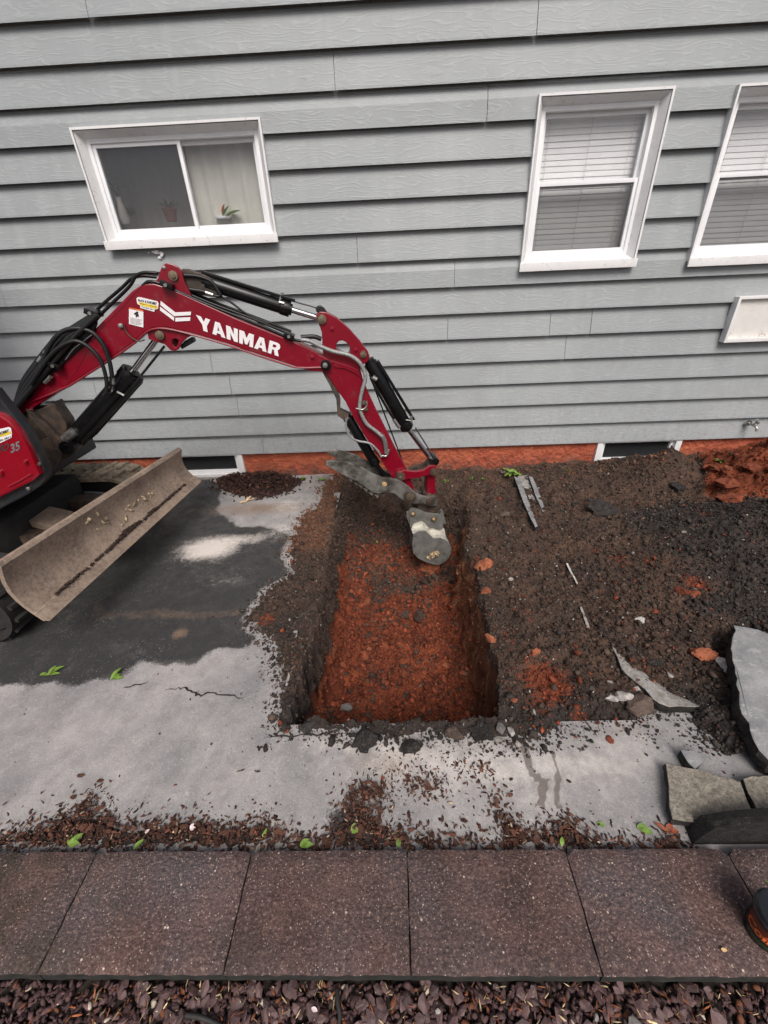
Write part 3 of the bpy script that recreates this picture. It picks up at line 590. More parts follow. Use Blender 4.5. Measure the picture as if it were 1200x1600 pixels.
while cnt < 285:
    u = random.random()
    if u < .55: x = random.uniform(-.42, .42); y = random.uniform(1.15, 3.0)
    elif u < .77: x = random.uniform(.5, 2.4); y = random.uniform(1.2, 3.4)
    elif u < .93: x = random.uniform(2.6, 3.5); y = random.uniform(2.8, 3.6)
    else: x = random.uniform(-.75, -.5); y = random.uniform(1.2, 3.2)
    ii = int(ij(x, y)[0])*len(sxs)+int(ij(x, y)[1])
    if swall[ii] > .3 or scov[ii] < .02: continue
    s = random.uniform(.012, .028)*(1.3 if spit[ii] > .5 else 1.9 if x > 2.6 else .95)
    kind = 'red' if sred[ii] > .45 else 'br'
    if kind == 'red' and random.random() < .25: kind = 'or'
    ob = bpy.data.objects.new('clod', random.choice(CL[kind])); COL.objects.link(ob); ob.parent = soil
    ob.scale = (s, s, s); ob.rotation_euler = (random.uniform(-.5, .5), random.uniform(-.5, .5), random.uniform(0, 6.28)); ob.location = Vector((x, y, sz[ii]+s*.25))-soil.location; cnt += 1

def rock_thing(name, px, py, wpx, hr, mat, label, cat, group=None, seed=0, sq=None, cuts=8, rot=0, up=.3):
    """single stone seen at (px, py), wpx photo pixels wide"""
    p = sp(px, py); zc = float(R[2]@(p-np.array([0, 0, CAMH]))); r = wpx/2/F*zc
    me = rock_mesh(seed, 3, cuts, .035, (1, hr, .62), .3 if mat in (MS['orrock'], MS['redrock'], MS['brclod'], MS['asprock']) else .12); me.materials.append(mat); me.shade_smooth(); me.set_sharp_from_angle(angle=math.radians(24))
    ob = bpy.data.objects.new(name, me); COL.objects.link(ob); ob.scale = (r, r, r); ob.rotation_euler = (random.uniform(-.2, .2), random.uniform(-.2, .2), rot)
    ob.location = Vector(p)+Vector((0, 0, r*up)); return tag(ob, label, cat, group)
RK = [('asphalt_lump', 572, 1160, 52, .75, 'asprock', 'flat dark asphalt lump with soil on it, leftmost on the near lip of the pit', 'asphalt lump'),
 ('asphalt_lump', 645, 1168, 34, 1.0, 'asprock', 'black round asphalt lump lying on the pale driveway in front of the pit', 'asphalt lump'),
 ('asphalt_lump', 757, 1149, 44, .8, 'asprock', 'large dark asphalt lump on the near lip below the right pit corner', 'asphalt lump'),
 ('asphalt_lump', 484, 1136, 28, .9, 'aspedge', 'glossy black asphalt lump at the near left corner of the pit', 'asphalt lump'),
 ('stone', 711, 1149, 32, .8, 'brownrock', 'brown grey angular stone between two black lumps on the near pit lip', 'stone'),
 ('stone', 783, 1140, 16, 1.4, 'greyrock', 'small upright grey stone beside the large lump at the right pit corner', 'stone'),
 ('concrete_chip', 798, 1143, 13, 1.3, 'whiterock', 'small whitish chip at the right end of the near pit lip', 'chip'),
 ('stone', 778, 1158, 18, .8, 'greyrock', 'grey stone in front of the upright stone at the right pit corner', 'stone'),
 ('stone', 543, 1107, 23, .8, 'greyrock', 'single smooth pale grey stone on the red floor near the front of the pit', 'stone'),
 ('clay_lump', 655, 966, 26, .9, 'brclod', 'brown clod, larger of the pair in the middle of the pit floor', 'clod'),
 ('clay_lump', 631, 962, 20, .9, 'brclod', 'brown clod, smaller of the pair in the middle of the pit floor', 'clod'),
 ('clay_lump', 672, 893, 42, .45, 'orrock', 'flat bright orange clay slice just below the bucket', 'clod'),
 ('clay_lump', 755, 886, 30, .9, 'orrock', 'orange brown clay block on the right rim of the pit', 'clod'),
 ('clay_lump', 757, 926, 19, .9, 'orrock', 'smaller orange clay block further down the right rim of the pit', 'clod'),
 ('clay_lump', 766, 1000, 18, 1.2, 'orrock', 'upright orange clay piece on the right rim halfway down the pit', 'clod'),
 ('clay_lump', 836, 1022, 19, .7, 'orrock', 'lone oval orange clod on brown soil right of the pit', 'clod'),
 ('clay_lump', 1098, 1027, 34, .65, 'orrock', 'bright orange layered clod left of the large grey slab', 'clod'),
 ('clay_lump', 1063, 928, 24, 1., 'redrock', 'red clay clod in the middle of the dark heap', 'clod'),
 ('clay_lump', 1083, 930, 20, .7, 'redrock', 'smaller red clay clod touching the one in the dark heap', 'clod'),
 ('clay_lump', 1024, 958, 17, .8, 'redrock', 'small red clod above the pale pebbles', 'clod'),
 ('clay_lump', 952, 1157, 13, 1., 'redrock', 'lone red brown pebble on the pale driveway', 'pebble'),
 ('clay_lump', 804, 1095, 14, .8, 'orrock', 'small orange clod near the right front corner of the pit', 'clod'),
 ('clay_lump', 1140, 760, 42, .8, 'redrock', 'big red clod at the left side of the red heap', 'clod'),
 ('clay_lump', 1138, 785, 36, .8, 'redrock', 'second big red clod below the first on the red heap', 'clod'),
 ('clay_lump', 1170, 735, 30, .8, 'redrock', 'red clod at the top of the red heap by the wall', 'clod'),
 ('asphalt_lump', 1056, 766, 26, 1., 'asprock', 'dark round lump high on the brown heap by the basement window', 'asphalt lump'),
 ('asphalt_lump', 938, 803, 54, .38, 'asprock', 'long flat dark chunk lying across the brown soil right of the pit', 'asphalt lump'),
 ('stone', 788, 805, 18, .8, 'brownrock', 'brown stone on the soil right of the far end of the pit', 'stone'),
 ('concrete_chip', 1130, 1040, 19, 1.5, 'whiterock', 'white chip standing against the left edge of the large grey slab', 'chip'),
 ('concrete_chip', 1045, 1055, 11, 1.4, 'whiterock', 'small egg shaped white pebble on the dark soil', 'pebble'),
 ('concrete_chip', 1012, 1020, 8, 1., 'whiterock', 'tiny round white pebble on the dark soil', 'pebble'),
 ('concrete_chip', 1000, 972, 17, .9, 'whiterock', 'white chip with a dark underside above the cracked slab', 'chip'),
 ('concrete_chip', 955, 1093, 21, .8, 'whiterock', 'pale grey chip, leftmost by the cracked slab', 'chip'),
 ('concrete_chip', 976, 1090, 28, .75, 'whiterock', 'largest pale grey chip left of the cracked slab', 'chip'),
 ('concrete_chip', 996, 1080, 22, .7, 'whiterock', 'pale chip tight against the black edge of the cracked slab', 'chip'),
 ('concrete_chip', 951, 1066, 10, 1., 'whiterock', 'small pale chip above the leftmost one by the cracked slab', 'chip'),
 ('stone', 1002, 1108, 50, .75, 'brownrock', 'large speckled brown stone below the cracked slab', 'stone'),
 ('stone', 900, 765, 16, .7, 'brownrock', 'small brown stone on the soil below the basement window', 'stone'),
 ('stone', 1025, 1040, 24, .6, 'asprock', 'dark stone half buried beside the white pebbles', 'stone')]
for k, (nm, x, y, wd, hr, mt, lb, ct) in enumerate(RK): rock_thing(nm, x, y, wd, hr, MS[mt], lb, ct, seed=300+k*3)

# ---- broken slabs
def slab(name, pts, zs, thick, mtop, mside, label, cat, jag=.012, sub=.03):
    """pts photo outline of the top; zs height(s) of the top; real thickness below"""
    if not hasattr(zs, '__len__'): zs = [zs]*len(pts)
    P = [at(x, y, 2, z) for (x, y), z in zip(pts, zs)]; out = []
    for a, b in zip(P, P[1:]+P[:1]):
        k = max(1, int(np.linalg.norm(b-a)/sub))
        for i in range(k):
            q = a+(b-a)*i/k
            if i: q = q+np.array([random.uniform(-jag, jag), random.uniform(-jag, jag), 0])
            out.append(q)
    n = len(out); m_ = MB(); c = sum(out)/n
    def lay(f, j, dz): return [c+(q-c)*f+np.array([random.uniform(-j, j), random.uniform(-j, j), dz+random.uniform(-j, j)*.4]) for q in out]
    l0 = [q+np.array([0, 0, -.0]) for q in out]; l1 = lay(1.012, jag*.5, -thick*.3); l2 = lay(1.0, jag*.6, -thick*.7); l3 = lay(.97, jag*.5, -thick)
    lt = [c+(q-c)*.985+np.array([0, 0, .002]) for q in out]
    m_.add(lt, [tuple(range(n))], 0)
    m_.add(lt+l0, [(i, (i+1) % n, n+(i+1) % n, n+i) for i in range(n)], 0)
    for u, v in ((l0, l1), (l1, l2), (l2, l3)): m_.add(u+v, [(i, (i+1) % n, n+(i+1) % n, n+i) for i in range(n)], 1)
    m_.add(l3, [tuple(range(n))[::-1]], 1)
    me = bpy.data.meshes.new(name); me.from_pydata(m_.v, [], m_.f); me.polygons.foreach_set('material_index', m_.m)
    bm = bmesh.new(); bm.from_mesh(me); bmesh.ops.remove_doubles(bm, verts=bm.verts, dist=.0004); bmesh.ops.recalc_face_normals(bm, faces=bm.faces); bm.to_mesh(me); bm.free()
    return tag(link_mesh(name, me, [mtop, mside]), label, cat)
slab('broken_slab', [(1146, 977), (1165, 980), (1200, 990), (1290, 1010), (1330, 1150), (1270, 1230), (1203, 1190), (1186, 1172), (1172, 1142), (1156, 1105), (1152, 1060), (1144, 1030)], [.12, .12, .12, .12, .06, .03, .04, .045, .06, .08, .09, .11], .085, MS['conc'], MS['asprock'], 'large thick grey concrete slab tilted on the dark soil at the right edge', 'slab')
slab('broken_slab', [(1040, 1193), (1075, 1200), (1110, 1208), (1157, 1222), (1166, 1248), (1178, 1280), (1150, 1287), (1124, 1291), (1085, 1285), (1051, 1280), (1045, 1240)], -.012, .04, MS['tanagg'], MS['aspedge'], 'flat tan aggregate slab piece with black edges on the driveway by the pavers', 'slab', .005)
slab('broken_slab', [(1161, 1217), (1200, 1212), (1250, 1222), (1262, 1290), (1200, 1290), (1188, 1281), (1178, 1255), (1168, 1238)], -.014, .04, MS['tanagg'], MS['aspedge'], 'second tan slab piece broken off to the right of the flat tan one', 'slab', .006)
slab('broken_slab', [(1063, 1172), (1085, 1174), (1105, 1180), (1097, 1192), (1086, 1202), (1075, 1192)], -.015, .045, MS['conc'], MS['aspedge'], 'small triangular grey slab piece with a black side above the tan slab', 'slab', .003)
slab('cracked_slab', [(956, 1010), (971, 1045), (990, 1063), (1008, 1077), (1020, 1092), (1030, 1099), (1046, 1105), (1070, 1104), (1094, 1104), (1074, 1094), (1050, 1084), (1032, 1066), (1010, 1052), (984, 1036), (970, 1020)], [-.02, -.01, -.005, -.005, -.005, -.005, -.01, -.02, -.03, -.04, -.045, -.045, -.04, -.04, -.03], .05, MS['whiterock'], MS['aspedge'], 'curved strip of pale slab lifted out of the soil with a black broken edge', 'slab', .005)
slab('pavement_strip', [(803, 744), (812, 748), (828, 788), (840, 822), (836, 824), (820, 790)], -.035, .05, MS['conc'], MS['aspedge'], 'longer thin pale strip of sawn pavement left of its twin near the green weed', 'slab', .002)
slab('pavement_strip', [(826, 744), (832, 745), (843, 772), (853, 799), (848, 800), (837, 775)], -.03, .045, MS['conc'], MS['aspedge'], 'shorter thin dark strip of sawn pavement near the green weed', 'slab', .002)
slab('pavement_piece', [(808, 744), (826, 742), (838, 772), (845, 795), (832, 792), (822, 768)], -.06, .03, MS['whiterock'], MS['aspedge'], 'pale piece of pavement between the two sawn strips near the wall', 'slab', .002)
slab('pavement_strip', [(462, 985), (465, 985), (456, 1050), (449, 1072), (446, 1071), (453, 1040)], -.062, .03, MS['whiterock'], MS['aspedge'], 'thin white sawn edge showing through soil left of the pit', 'slab', .002)
slab('pavement_strip', [(884, 880), (887, 880), (903, 912), (901, 913)], -.05, .03, MS['whiterock'], MS['aspedge'], 'short white sawn edge in the brown soil, upper of two right of the pit', 'slab', .002)
slab('pavement_strip', [(906, 948), (909, 948), (923, 985), (919, 986)], -.055, .03, MS['whiterock'], MS['aspedge'], 'short white sawn edge in the brown soil, lower of two right of the pit', 'slab', .002)
q_ = np.array([at(rs.uniform(968, 1085), 0+yy, 2, -.02) for yy in rs.uniform(1020, 1104, 900)]); CS = [at(x, y, 2, -.02)[:2] for x, y in [(962, 1015), (971, 1045), (990, 1063), (1008, 1077), (1020, 1092), (1030, 1099), (1046, 1103), (1088, 1102), (1050, 1084), (1032, 1066), (1010, 1052), (984, 1036)]]
ds = sdf(q_[:, 0], q_[:, 1], CS); q_ = q_[(ds > 0) & (rs.rand(900) < .15+.7*(q_[:, 0]+q_[:, 1] > np.median(q_[:, 0]+q_[:, 1])))]; n = len(q_); q_[:, 2] = -.012-.02*(q_[:, 0]-q_[:, 0].min())/np.ptp(q_[:, 0])
V, T, C = crumbs(q_, rs.uniform(.002, .007, n), np.where(rs.rand(n, 1) < .4, cR, cB)*np.exp(.3*rs.normal(size=(n, 1)))); o = fast_tris('soil_on_slab', V, T, MS['crumb'], soil, dict(col=C)); o['kind'] = 'stuff'
# black curved chunk lying by the pavers
def chunk():
    Y0 = .635; out = [(1078, 1322), (1095, 1308), (1118, 1294), (1146, 1288), (1200, 1284), (1300, 1280), (1300, 1327), (1200, 1327), (1160, 1326), (1135, 1326), (1110, 1326)]  # lower edge drawn down to the ground, its black standing for the shadow beneath
    F1 = [at(x, y, 1, Y0) for x, y in out]; m_ = MB(); n = len(out)
    B1 = [p+np.array([.01*random.uniform(-1, 1), .05, -.03+.004*random.uniform(-1, 1)]) for p in F1]; Mi = [p+np.array([0, .02, -.008+.003*random.uniform(-1, 1)]) for p in F1]
    m_.add(F1, [tuple(range(n))]); m_.add(B1, [tuple(range(n))[::-1]])
    for u, v in ((F1, Mi), (Mi, B1)): m_.add(u+v, [(i, (i+1) % n, n+(i+1) % n, n+i) for i in range(n)])
    return tag(m_.build('asphalt_chunk', MS['aspedge'], smooth=30, bevel=.004), 'long black arched asphalt chunk lying against the pavers at the right edge', 'asphalt chunk')
chunk()

# ---- paver edging
kb = MB().box(-3.4, 3.6, .335, .585, -.3, -.062); kerb = kb.build('edging_wall', MS['bedd'], smooth=0); tag(kerb, 'low dark edging wall that carries the row of pavers', None, None, 'structure')
pj = [-3.15, -2.625, -2.1, -1.578, -1.052, -.519, .005, .527, 1.044, 1.57, 2.095, 2.62, 3.14]
for a, b in zip(pj[:-1], pj[1:]):
    xs = np.linspace(a+.0022, b-.0022, 22); ys = np.linspace(.322, .606, 12); m_ = MB(); dx = random.uniform(-.001, .001)
    def zt(x, y): 
        e = min(x-xs[0], xs[-1]-x, (ys[-1]-y), (y-ys[0])*1.5); return -.010*max(0, 1-e/.012)**2+.0012*random.uniform(-1, 1)
    vs = []
    for y in ys:
        for x in xs:
            jx = 0; jy = 0
            if x in (xs[0], xs[-1]): jx = .0012*random.uniform(-1, 1)
            if y in (ys[0], ys[-1]): jy = .0018*random.uniform(-1, 1)
            # worn corners on the far side
            c = 0
            if y == ys[-1]: c = .018*max(0, 1-min(x-xs[0], xs[-1]-x)/.02)**2*(1.0 if a > .5 else .4)
            vs.append((x+jx, y+jy-c, zt(x, y)))
    nx = 22; fs = [(j*nx+i, j*nx+i+1, (j+1)*nx+i+1, (j+1)*nx+i) for j in range(11) for i in range(21)]
    m_.add(vs, fs); ring = list(range(nx))+[j*nx+nx-1 for j in range(1, 12)]+[11*nx+i for i in range(nx-2, -1, -1)]+[j*nx for j in range(10, 0, -1)]
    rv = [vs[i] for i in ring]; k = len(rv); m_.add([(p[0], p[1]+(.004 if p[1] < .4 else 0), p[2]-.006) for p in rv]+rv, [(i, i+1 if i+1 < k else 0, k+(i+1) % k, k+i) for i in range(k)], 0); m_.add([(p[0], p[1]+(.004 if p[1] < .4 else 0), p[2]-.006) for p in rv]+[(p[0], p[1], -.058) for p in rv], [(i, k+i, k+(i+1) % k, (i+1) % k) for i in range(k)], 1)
    o = m_.build('paver', [MS['paver'], MS['pside']], kerb, smooth=50, fix=True)  # second material makes the paver sides darker than the tops

# ---- gravel bed in front of the pavers
bed = MB()
gX, gY, gT, _, _ = grid(-3.4, 3.6, -2.5, .34, .05)
bedo = fast_tris('gravel_bed', np.c_[gX, gY, -.125+.008*fbm(gX*3, gY*3, 2, 4)], gT, MS['bedd'], None, None, True); tag(bedo, 'bed of purple slate chips along the front of the pavers', None, None, 'structure')
CHM = []
for k in range(9):
    me = rock_mesh(700+k, 1, 7, .12, (1, .62+.2*random.random(), .30)); me.materials.append(MS['slate']); CHM.append(me)
cnt = 0
while cnt < 290:
    x = random.uniform(-.86, .86); y = random.uniform(.19, .322)
    s = random.uniform(.014, .030); ob = bpy.data.objects.new('stone', random.choice(CHM)); COL.objects.link(ob); ob.parent = bedo
    ob.scale = (s, s*random.uniform(.7, 1.1), s); ob.rotation_euler = (random.uniform(-.6, .6), random.uniform(-.6, .6), random.uniform(0, 6.3)); ob.location = Vector((x, y, -.103+random.uniform(-.004, .012)))-bedo.location; cnt += 1
N = 16000; x = rs.uniform(-2.2, 2.2, N); y = np.where(rs.rand(N) < .5, rs.uniform(.14, .325, N), rs.uniform(-1.2, .2, N)); size = rs.uniform(.006, .016, N)
colr = np.array([.085, .048, .047])*np.exp(.3*rs.normal(size=(N, 1))); k = rs.rand(N) < .1; colr[k] = np.array([.16, .06, .03]); k = rs.rand(N) < .02; colr[k] = np.array([.45, .38, .3])
V, T, C = crumbs(np.c_[x, y, -.119+.016*rs.rand(N)], size, colr, (1, .65, .32), .2, .6)
o = fast_tris('stone_fill', V, T, MS['crumb'], bedo, dict(col=C)); o['kind'] = 'stuff'
N = 420; x = rs.uniform(-.95, .95, N); y = rs.uniform(.2, .325, N); size = rs.uniform(.004, .012, N)
colr = np.where(rs.rand(N, 1) < .55, np.array([.22, .075, .03]), np.array([.42, .33, .18]))*np.exp(.4*rs.normal(size=(N, 1)))
V, T, C = crumbs(np.c_[x, y, -.094+.012*rs.rand(N)], size, colr, (1.3, .22, .08), .3, .5)
o = fast_tris('leaf_scraps', V, T, MS['crumb'], bedo, dict(col=C)); o['kind'] = 'stuff'

m_ = MB()
for (x0, x1, y0, y1) in ((-45, 45, -45, -2.48), (-45, -3.38, -2.48, .575), (3.58, 45, -2.48, .575), (-45, -4.88, .575, 3.9), (4.88, 45, .575, 3.9)):
    m_.add([(x0, y0, -.135), (x1, y0, -.135), (x1, y1, -.135), (x0, y1, -.135)], [(0, 1, 2, 3)])
gr = m_.build('ground', MS['bedd'], smooth=0, fix=False); tag(gr, 'plain dark ground running on beyond the side yard', None, None, 'structure')
# ---- mulch strip between pavers and driveway
MUL = gpoly([(-60, 1334), (-60, 1300), (0, 1300), (40, 1291), (100, 1272), (128, 1248), (145, 1232), (158, 1240), (175, 1268), (200, 1284), (250, 1282), (300, 1272), (345, 1284), (420, 1276), (445, 1294), (485, 1306), (520, 1298), (528, 1258), (545, 1228), (600, 1212), (615, 1238), (600, 1280), (640, 1296), (745, 1300), (780, 1312), (768, 1276), (790, 1262), (830, 1292), (885, 1272), (950, 1312), (1000, 1318), (1040, 1292), (1066, 1310), (1085, 1334)])
M2 = [gpoly([(625, 1208), (690, 1212), (702, 1226), (690, 1245), (640, 1240)]), gpoly([(700, 1190), (760, 1195), (765, 1215), (720, 1212)]), gpoly([(755, 1230), (790, 1250), (775, 1300), (765, 1270)])]
def mul_d(x, y):
    d = sdf(x, y, MUL)
    for p in M2: d = np.maximum(d, sdf(x, y, p)-.004)
    return d
msx, msy, mst, _, _ = grid(-1.9, 1.3, .585, .72, .01); md = sdf(msx+.01*fbm(msx*20, msy*20, 2), msy, MUL)
mulch = fast_tris('mulch_strip', np.c_[msx, msy, G(msy)-.008+np.clip(md*.25, -.01, .02)+.004*fbm(msx*18, msy*18, 3, 9)], mst, MS['bedd'], None, None, True)
tag(mulch, 'ragged strip of brown bark mulch along the back of the pavers', None, None, 'structure')
N = 6500; x = rs.uniform(-2.0, 1.2, N*6); y = rs.uniform(.6, 1.0, N*6); d = mul_d(x, y); kk = rs.rand(N*6) < np.where(d > 0, np.clip(.2+d*11, 0, 1), .35*np.exp(d/.02)); x, y, d = x[kk][:N], y[kk][:N], d[kk][:N]; n = len(x)
size = rs.uniform(.0025, .0095, n); pick = rs.rand(n, 1)
colr = np.where(pick < .5, np.array([.055, .026, .018]), np.where(pick < .85, np.array([.12, .048, .03]), np.where(pick < .93, np.array([.035, .022, .018]), np.array([.30, .23, .16]))))*np.exp(.35*rs.normal(size=(n, 1)))
V, T, C = crumbs(np.c_[x, y, G(y)+np.clip(d*.22, 0, .018)+.006*rs.rand(n)], size, colr, (1.25, .5, .14), .25, .35)
o = fast_tris('mulch_scraps', V, T, MS['crumb'], mulch, dict(col=C)); o['kind'] = 'stuff'
BK = []
for k in range(8):
    me = rock_mesh(800+k, 1, 6, .2, (1, .45+.25*random.random(), .14)); me.materials.append(MS['bark']); BK.append(me)
cnt = 0; tries = 0
while cnt < 270 and tries < 20000:
    tries += 1; x = random.uniform(-1.35, 1.1); y = random.uniform(.61, .9); d = float(mul_d(np.array([x]), np.array([y]))[0])
    if random.random() > (.9 if d > .01 else .25 if d > 0 else .015*math.exp(d/.05)): continue
    s = random.uniform(.008, .019); ob = bpy.data.objects.new('bark_chip', random.choice(BK)); COL.objects.link(ob); ob.parent = mulch
    ob.scale = (s, s, s); ob.rotation_euler = (random.uniform(-.35, .35), random.uniform(-.35, .35), random.uniform(0, 6.3)); ob.location = Vector((x, y, float(G(y))+.004+max(0, min(.02, d*.3))+.004*random.random()))-mulch.location; cnt += 1
# heap of old leaves by the wall
HEAP = gpoly([(338, 750), (355, 742), (395, 735), (440, 738), (470, 752), (455, 768), (410, 778), (375, 775), (345, 765)])
N = 2600; x = rs.uniform(-2.0, -.7, N*6); y = rs.uniform(2.9, 3.82, N*6); d = sdf(x, y, HEAP); kk = rs.rand(N*6) < np.where(d > 0, 1, .3*np.exp(d/.03)); x, y, d = x[kk][:N], y[kk][:N], d[kk][:N]; n = len(x)
colr = np.where(rs.rand(n, 1) < .8, np.array([.035, .018, .014]), np.array([.09, .04, .028]))*np.exp(.3*rs.normal(size=(n, 1)))
V, T, C = crumbs(np.c_[x, y, G(y)+np.clip(d*.45, 0, .07)*rs.rand(n)+.006], rs.uniform(.01, .024, n), colr, (1., .6, .16), .3, .7)
o = fast_tris('leaf_litter_heap', V, T, MS['crumb'], None, dict(col=C)); tag(o, 'heap of dark rotten leaves against the wall by the basement window', 'leaf litter', None, 'stuff')

# ================================================================== THE HOUSE
house = empty('house', (0, D, G(D)), 'grey clapboard house wall with white windows and red painted foundation', 'house')
WIN = dict(slider=(-2.171, -.851, 1.893, 2.568), left=(1.034, 1.912, 1.622, 2.604), right=(2.333, 3.211, 1.605, 2.596))
BAS = [(-2.29, -1.52, -.125, .125), (1.985, 2.79, -.13, .125)]
HATCH = (2.80, 3.35, 1.0, 1.345)
holes = [*WIN.values()]
rows = [.118+.1975*k for k in range(26)]
seams = {}
for (sx, sy) in ((137, 12), (522, 108), (762, 153), (558, 385), (326, 548), (372, 635), (410, 690), (840, 25), (710, 430), (700, 500), (1002, 700), (860, 500), (925, 495), (150, 610), (10, 470), (880, 560), (360, 600)):
    p = at(sx, sy, 1, D); k = int((p[2]-.118)//.1975); seams.setdefault(k, []).append(p[0])
XL, XR = -6.5, 6.5
def siding_cells(x0, x1, z0, z1):
    xb = sorted({x0, x1, *[v for h in holes for v in h[:2] if x0 < v < x1]}); zb = sorted({z0, z1, z0+.012, z1-.016, *[v for h in holes for v in h[2:] if z0 < v < z1]})
    return xb, zb
for k, z0 in enumerate(rows):
    z1 = z0+.1975; sm = sorted([XL, XR]+seams.get(k, [random.uniform(-6, 0), random.uniform(.5, 6)] if k > 15 else [random.uniform(-6, -4), random.uniform(4.2, 6)]))
    segs = list(zip(sm[:-1], sm[1:]))
    for h in holes:
        if h[2] <= z0+.013 and h[3] >= z1-.017:
            segs = [q_ for a, b in segs for q_ in (((a, h[0]), (h[1], b)) if a < h[0] and b > h[1] else ((a, b),)) if q_[1]-q_[0] > .01]
    for i, (a, b) in enumerate(segs):
        a2 = a+.0018; b2 = b-.0018; pr = .002*(i % 2)
        # board outline pieces left after the windows are cut out
        m_ = MB(); xb, zb = siding_cells(a2, b2, z0, z1)
        def Yp(z):
            t = (z-z0)/(z1-z0)
            if t > 1-.016/.1975*1.01: return D+.014
            return D-.021+.020*t-pr
        for xa, xc in zip(xb[:-1], xb[1:]):
            for za, zc in zip(zb[:-1], zb[1:]):
                mx, mz = (xa+xc)/2, (za+zc)/2
                if any(h[0] < mx < h[1] and h[2] < mz < h[3] for h in holes): continue
                ya, yc = Yp(za+1e-5), Yp(zc-1e-5)
                m_.add([(xa, ya, za), (xc, ya, za), (xc, yc, zc), (xa, yc, zc)], [(0, 1, 2, 3)])
                if za == z0: m_.add([(xa, D-.021-pr, z0), (xc, D-.021-pr, z0), (xc, D-.018, z0+.0005), (xa, D-.018, z0+.0005), (xc, D-.012, z0+.008), (xa, D-.012, z0+.008)], [(0, 3, 2, 1), (3, 5, 4, 2)])
                if abs(zc-(z1-.016)) < 1e-6:
                    m_.add([(xa, yc, zc), (xc, yc, zc), (xc, D+.014, zc+.001), (xa, D+.014, zc+.001)], [(0, 1, 2, 3)])
        if m_.f: m_.build('siding_board', MS['siding'], house, smooth=0, fix=False)
# backing wall with window openings
m_ = MB(); xb = sorted({XL, XR, *[v for h in holes+BAS for v in h[:2]]}); zb = sorted({-1.0, .125, 5.3, *[v for h in holes+BAS for v in h[2:]]})
for xa, xc in zip(xb[:-1], xb[1:]):
    for za, zc in zip(zb[:-1], zb[1:]):
        if any(h[0] < (xa+xc)/2 < h[1] and h[2] < (za+zc)/2 < h[3] for h in holes+BAS): continue
        if zc <= .1251: continue
        m_.add([(xa, D+.03, za), (xc, D+.03, za), (xc, D+.03, zc), (xa, D+.03, zc)], [(0, 1, 2, 3)])
m_.build('wall', MS['room'], house, smooth=0, fix=False)
# foundation (stucco relief is real)
m_ = MB()
for xa, xc in ((XL, BAS[0][0]), (BAS[0][1], BAS[1][0]), (BAS[1][1], XR)):
    nx = max(2, int((xc-xa)/.03)); xs = np.linspace(xa, xc, nx); zs = np.linspace(-.6, .135, 22); X, Z = np.meshgrid(xs, zs)
    Yv = D+.018+.010*fbm(X*7, Z*9, 4, 15)*np.clip(np.minimum(X-xa, xc-X)/.05, 0, 1)
    vs = np.c_[X.ravel(), Yv.ravel(), Z.ravel()]; m_.add(vs, [(j*nx+i, j*nx+i+1, (j+1)*nx+i+1, (j+1)*nx+i) for j in range(21) for i in range(nx-1)])
    for xe in (xa, xc): m_.add([(xe, D+.018, -.6), (xe, D+.14, -.6), (xe, D+.14, .135), (xe, D+.018, .135)], [(0, 1, 2, 3)])
for b in BAS: m_.add([(b[0], D+.018, -.6), (b[1], D+.018, -.6), (b[1], D+.018, b[2]), (b[0], D+.018, b[2]), (b[0], D+.14, b[2]), (b[1], D+.14, b[2])], [(0, 1, 2, 3), (3, 2, 5, 4)])
m_.build('foundation', MS['stucco'], house, smooth=60, fix=False)

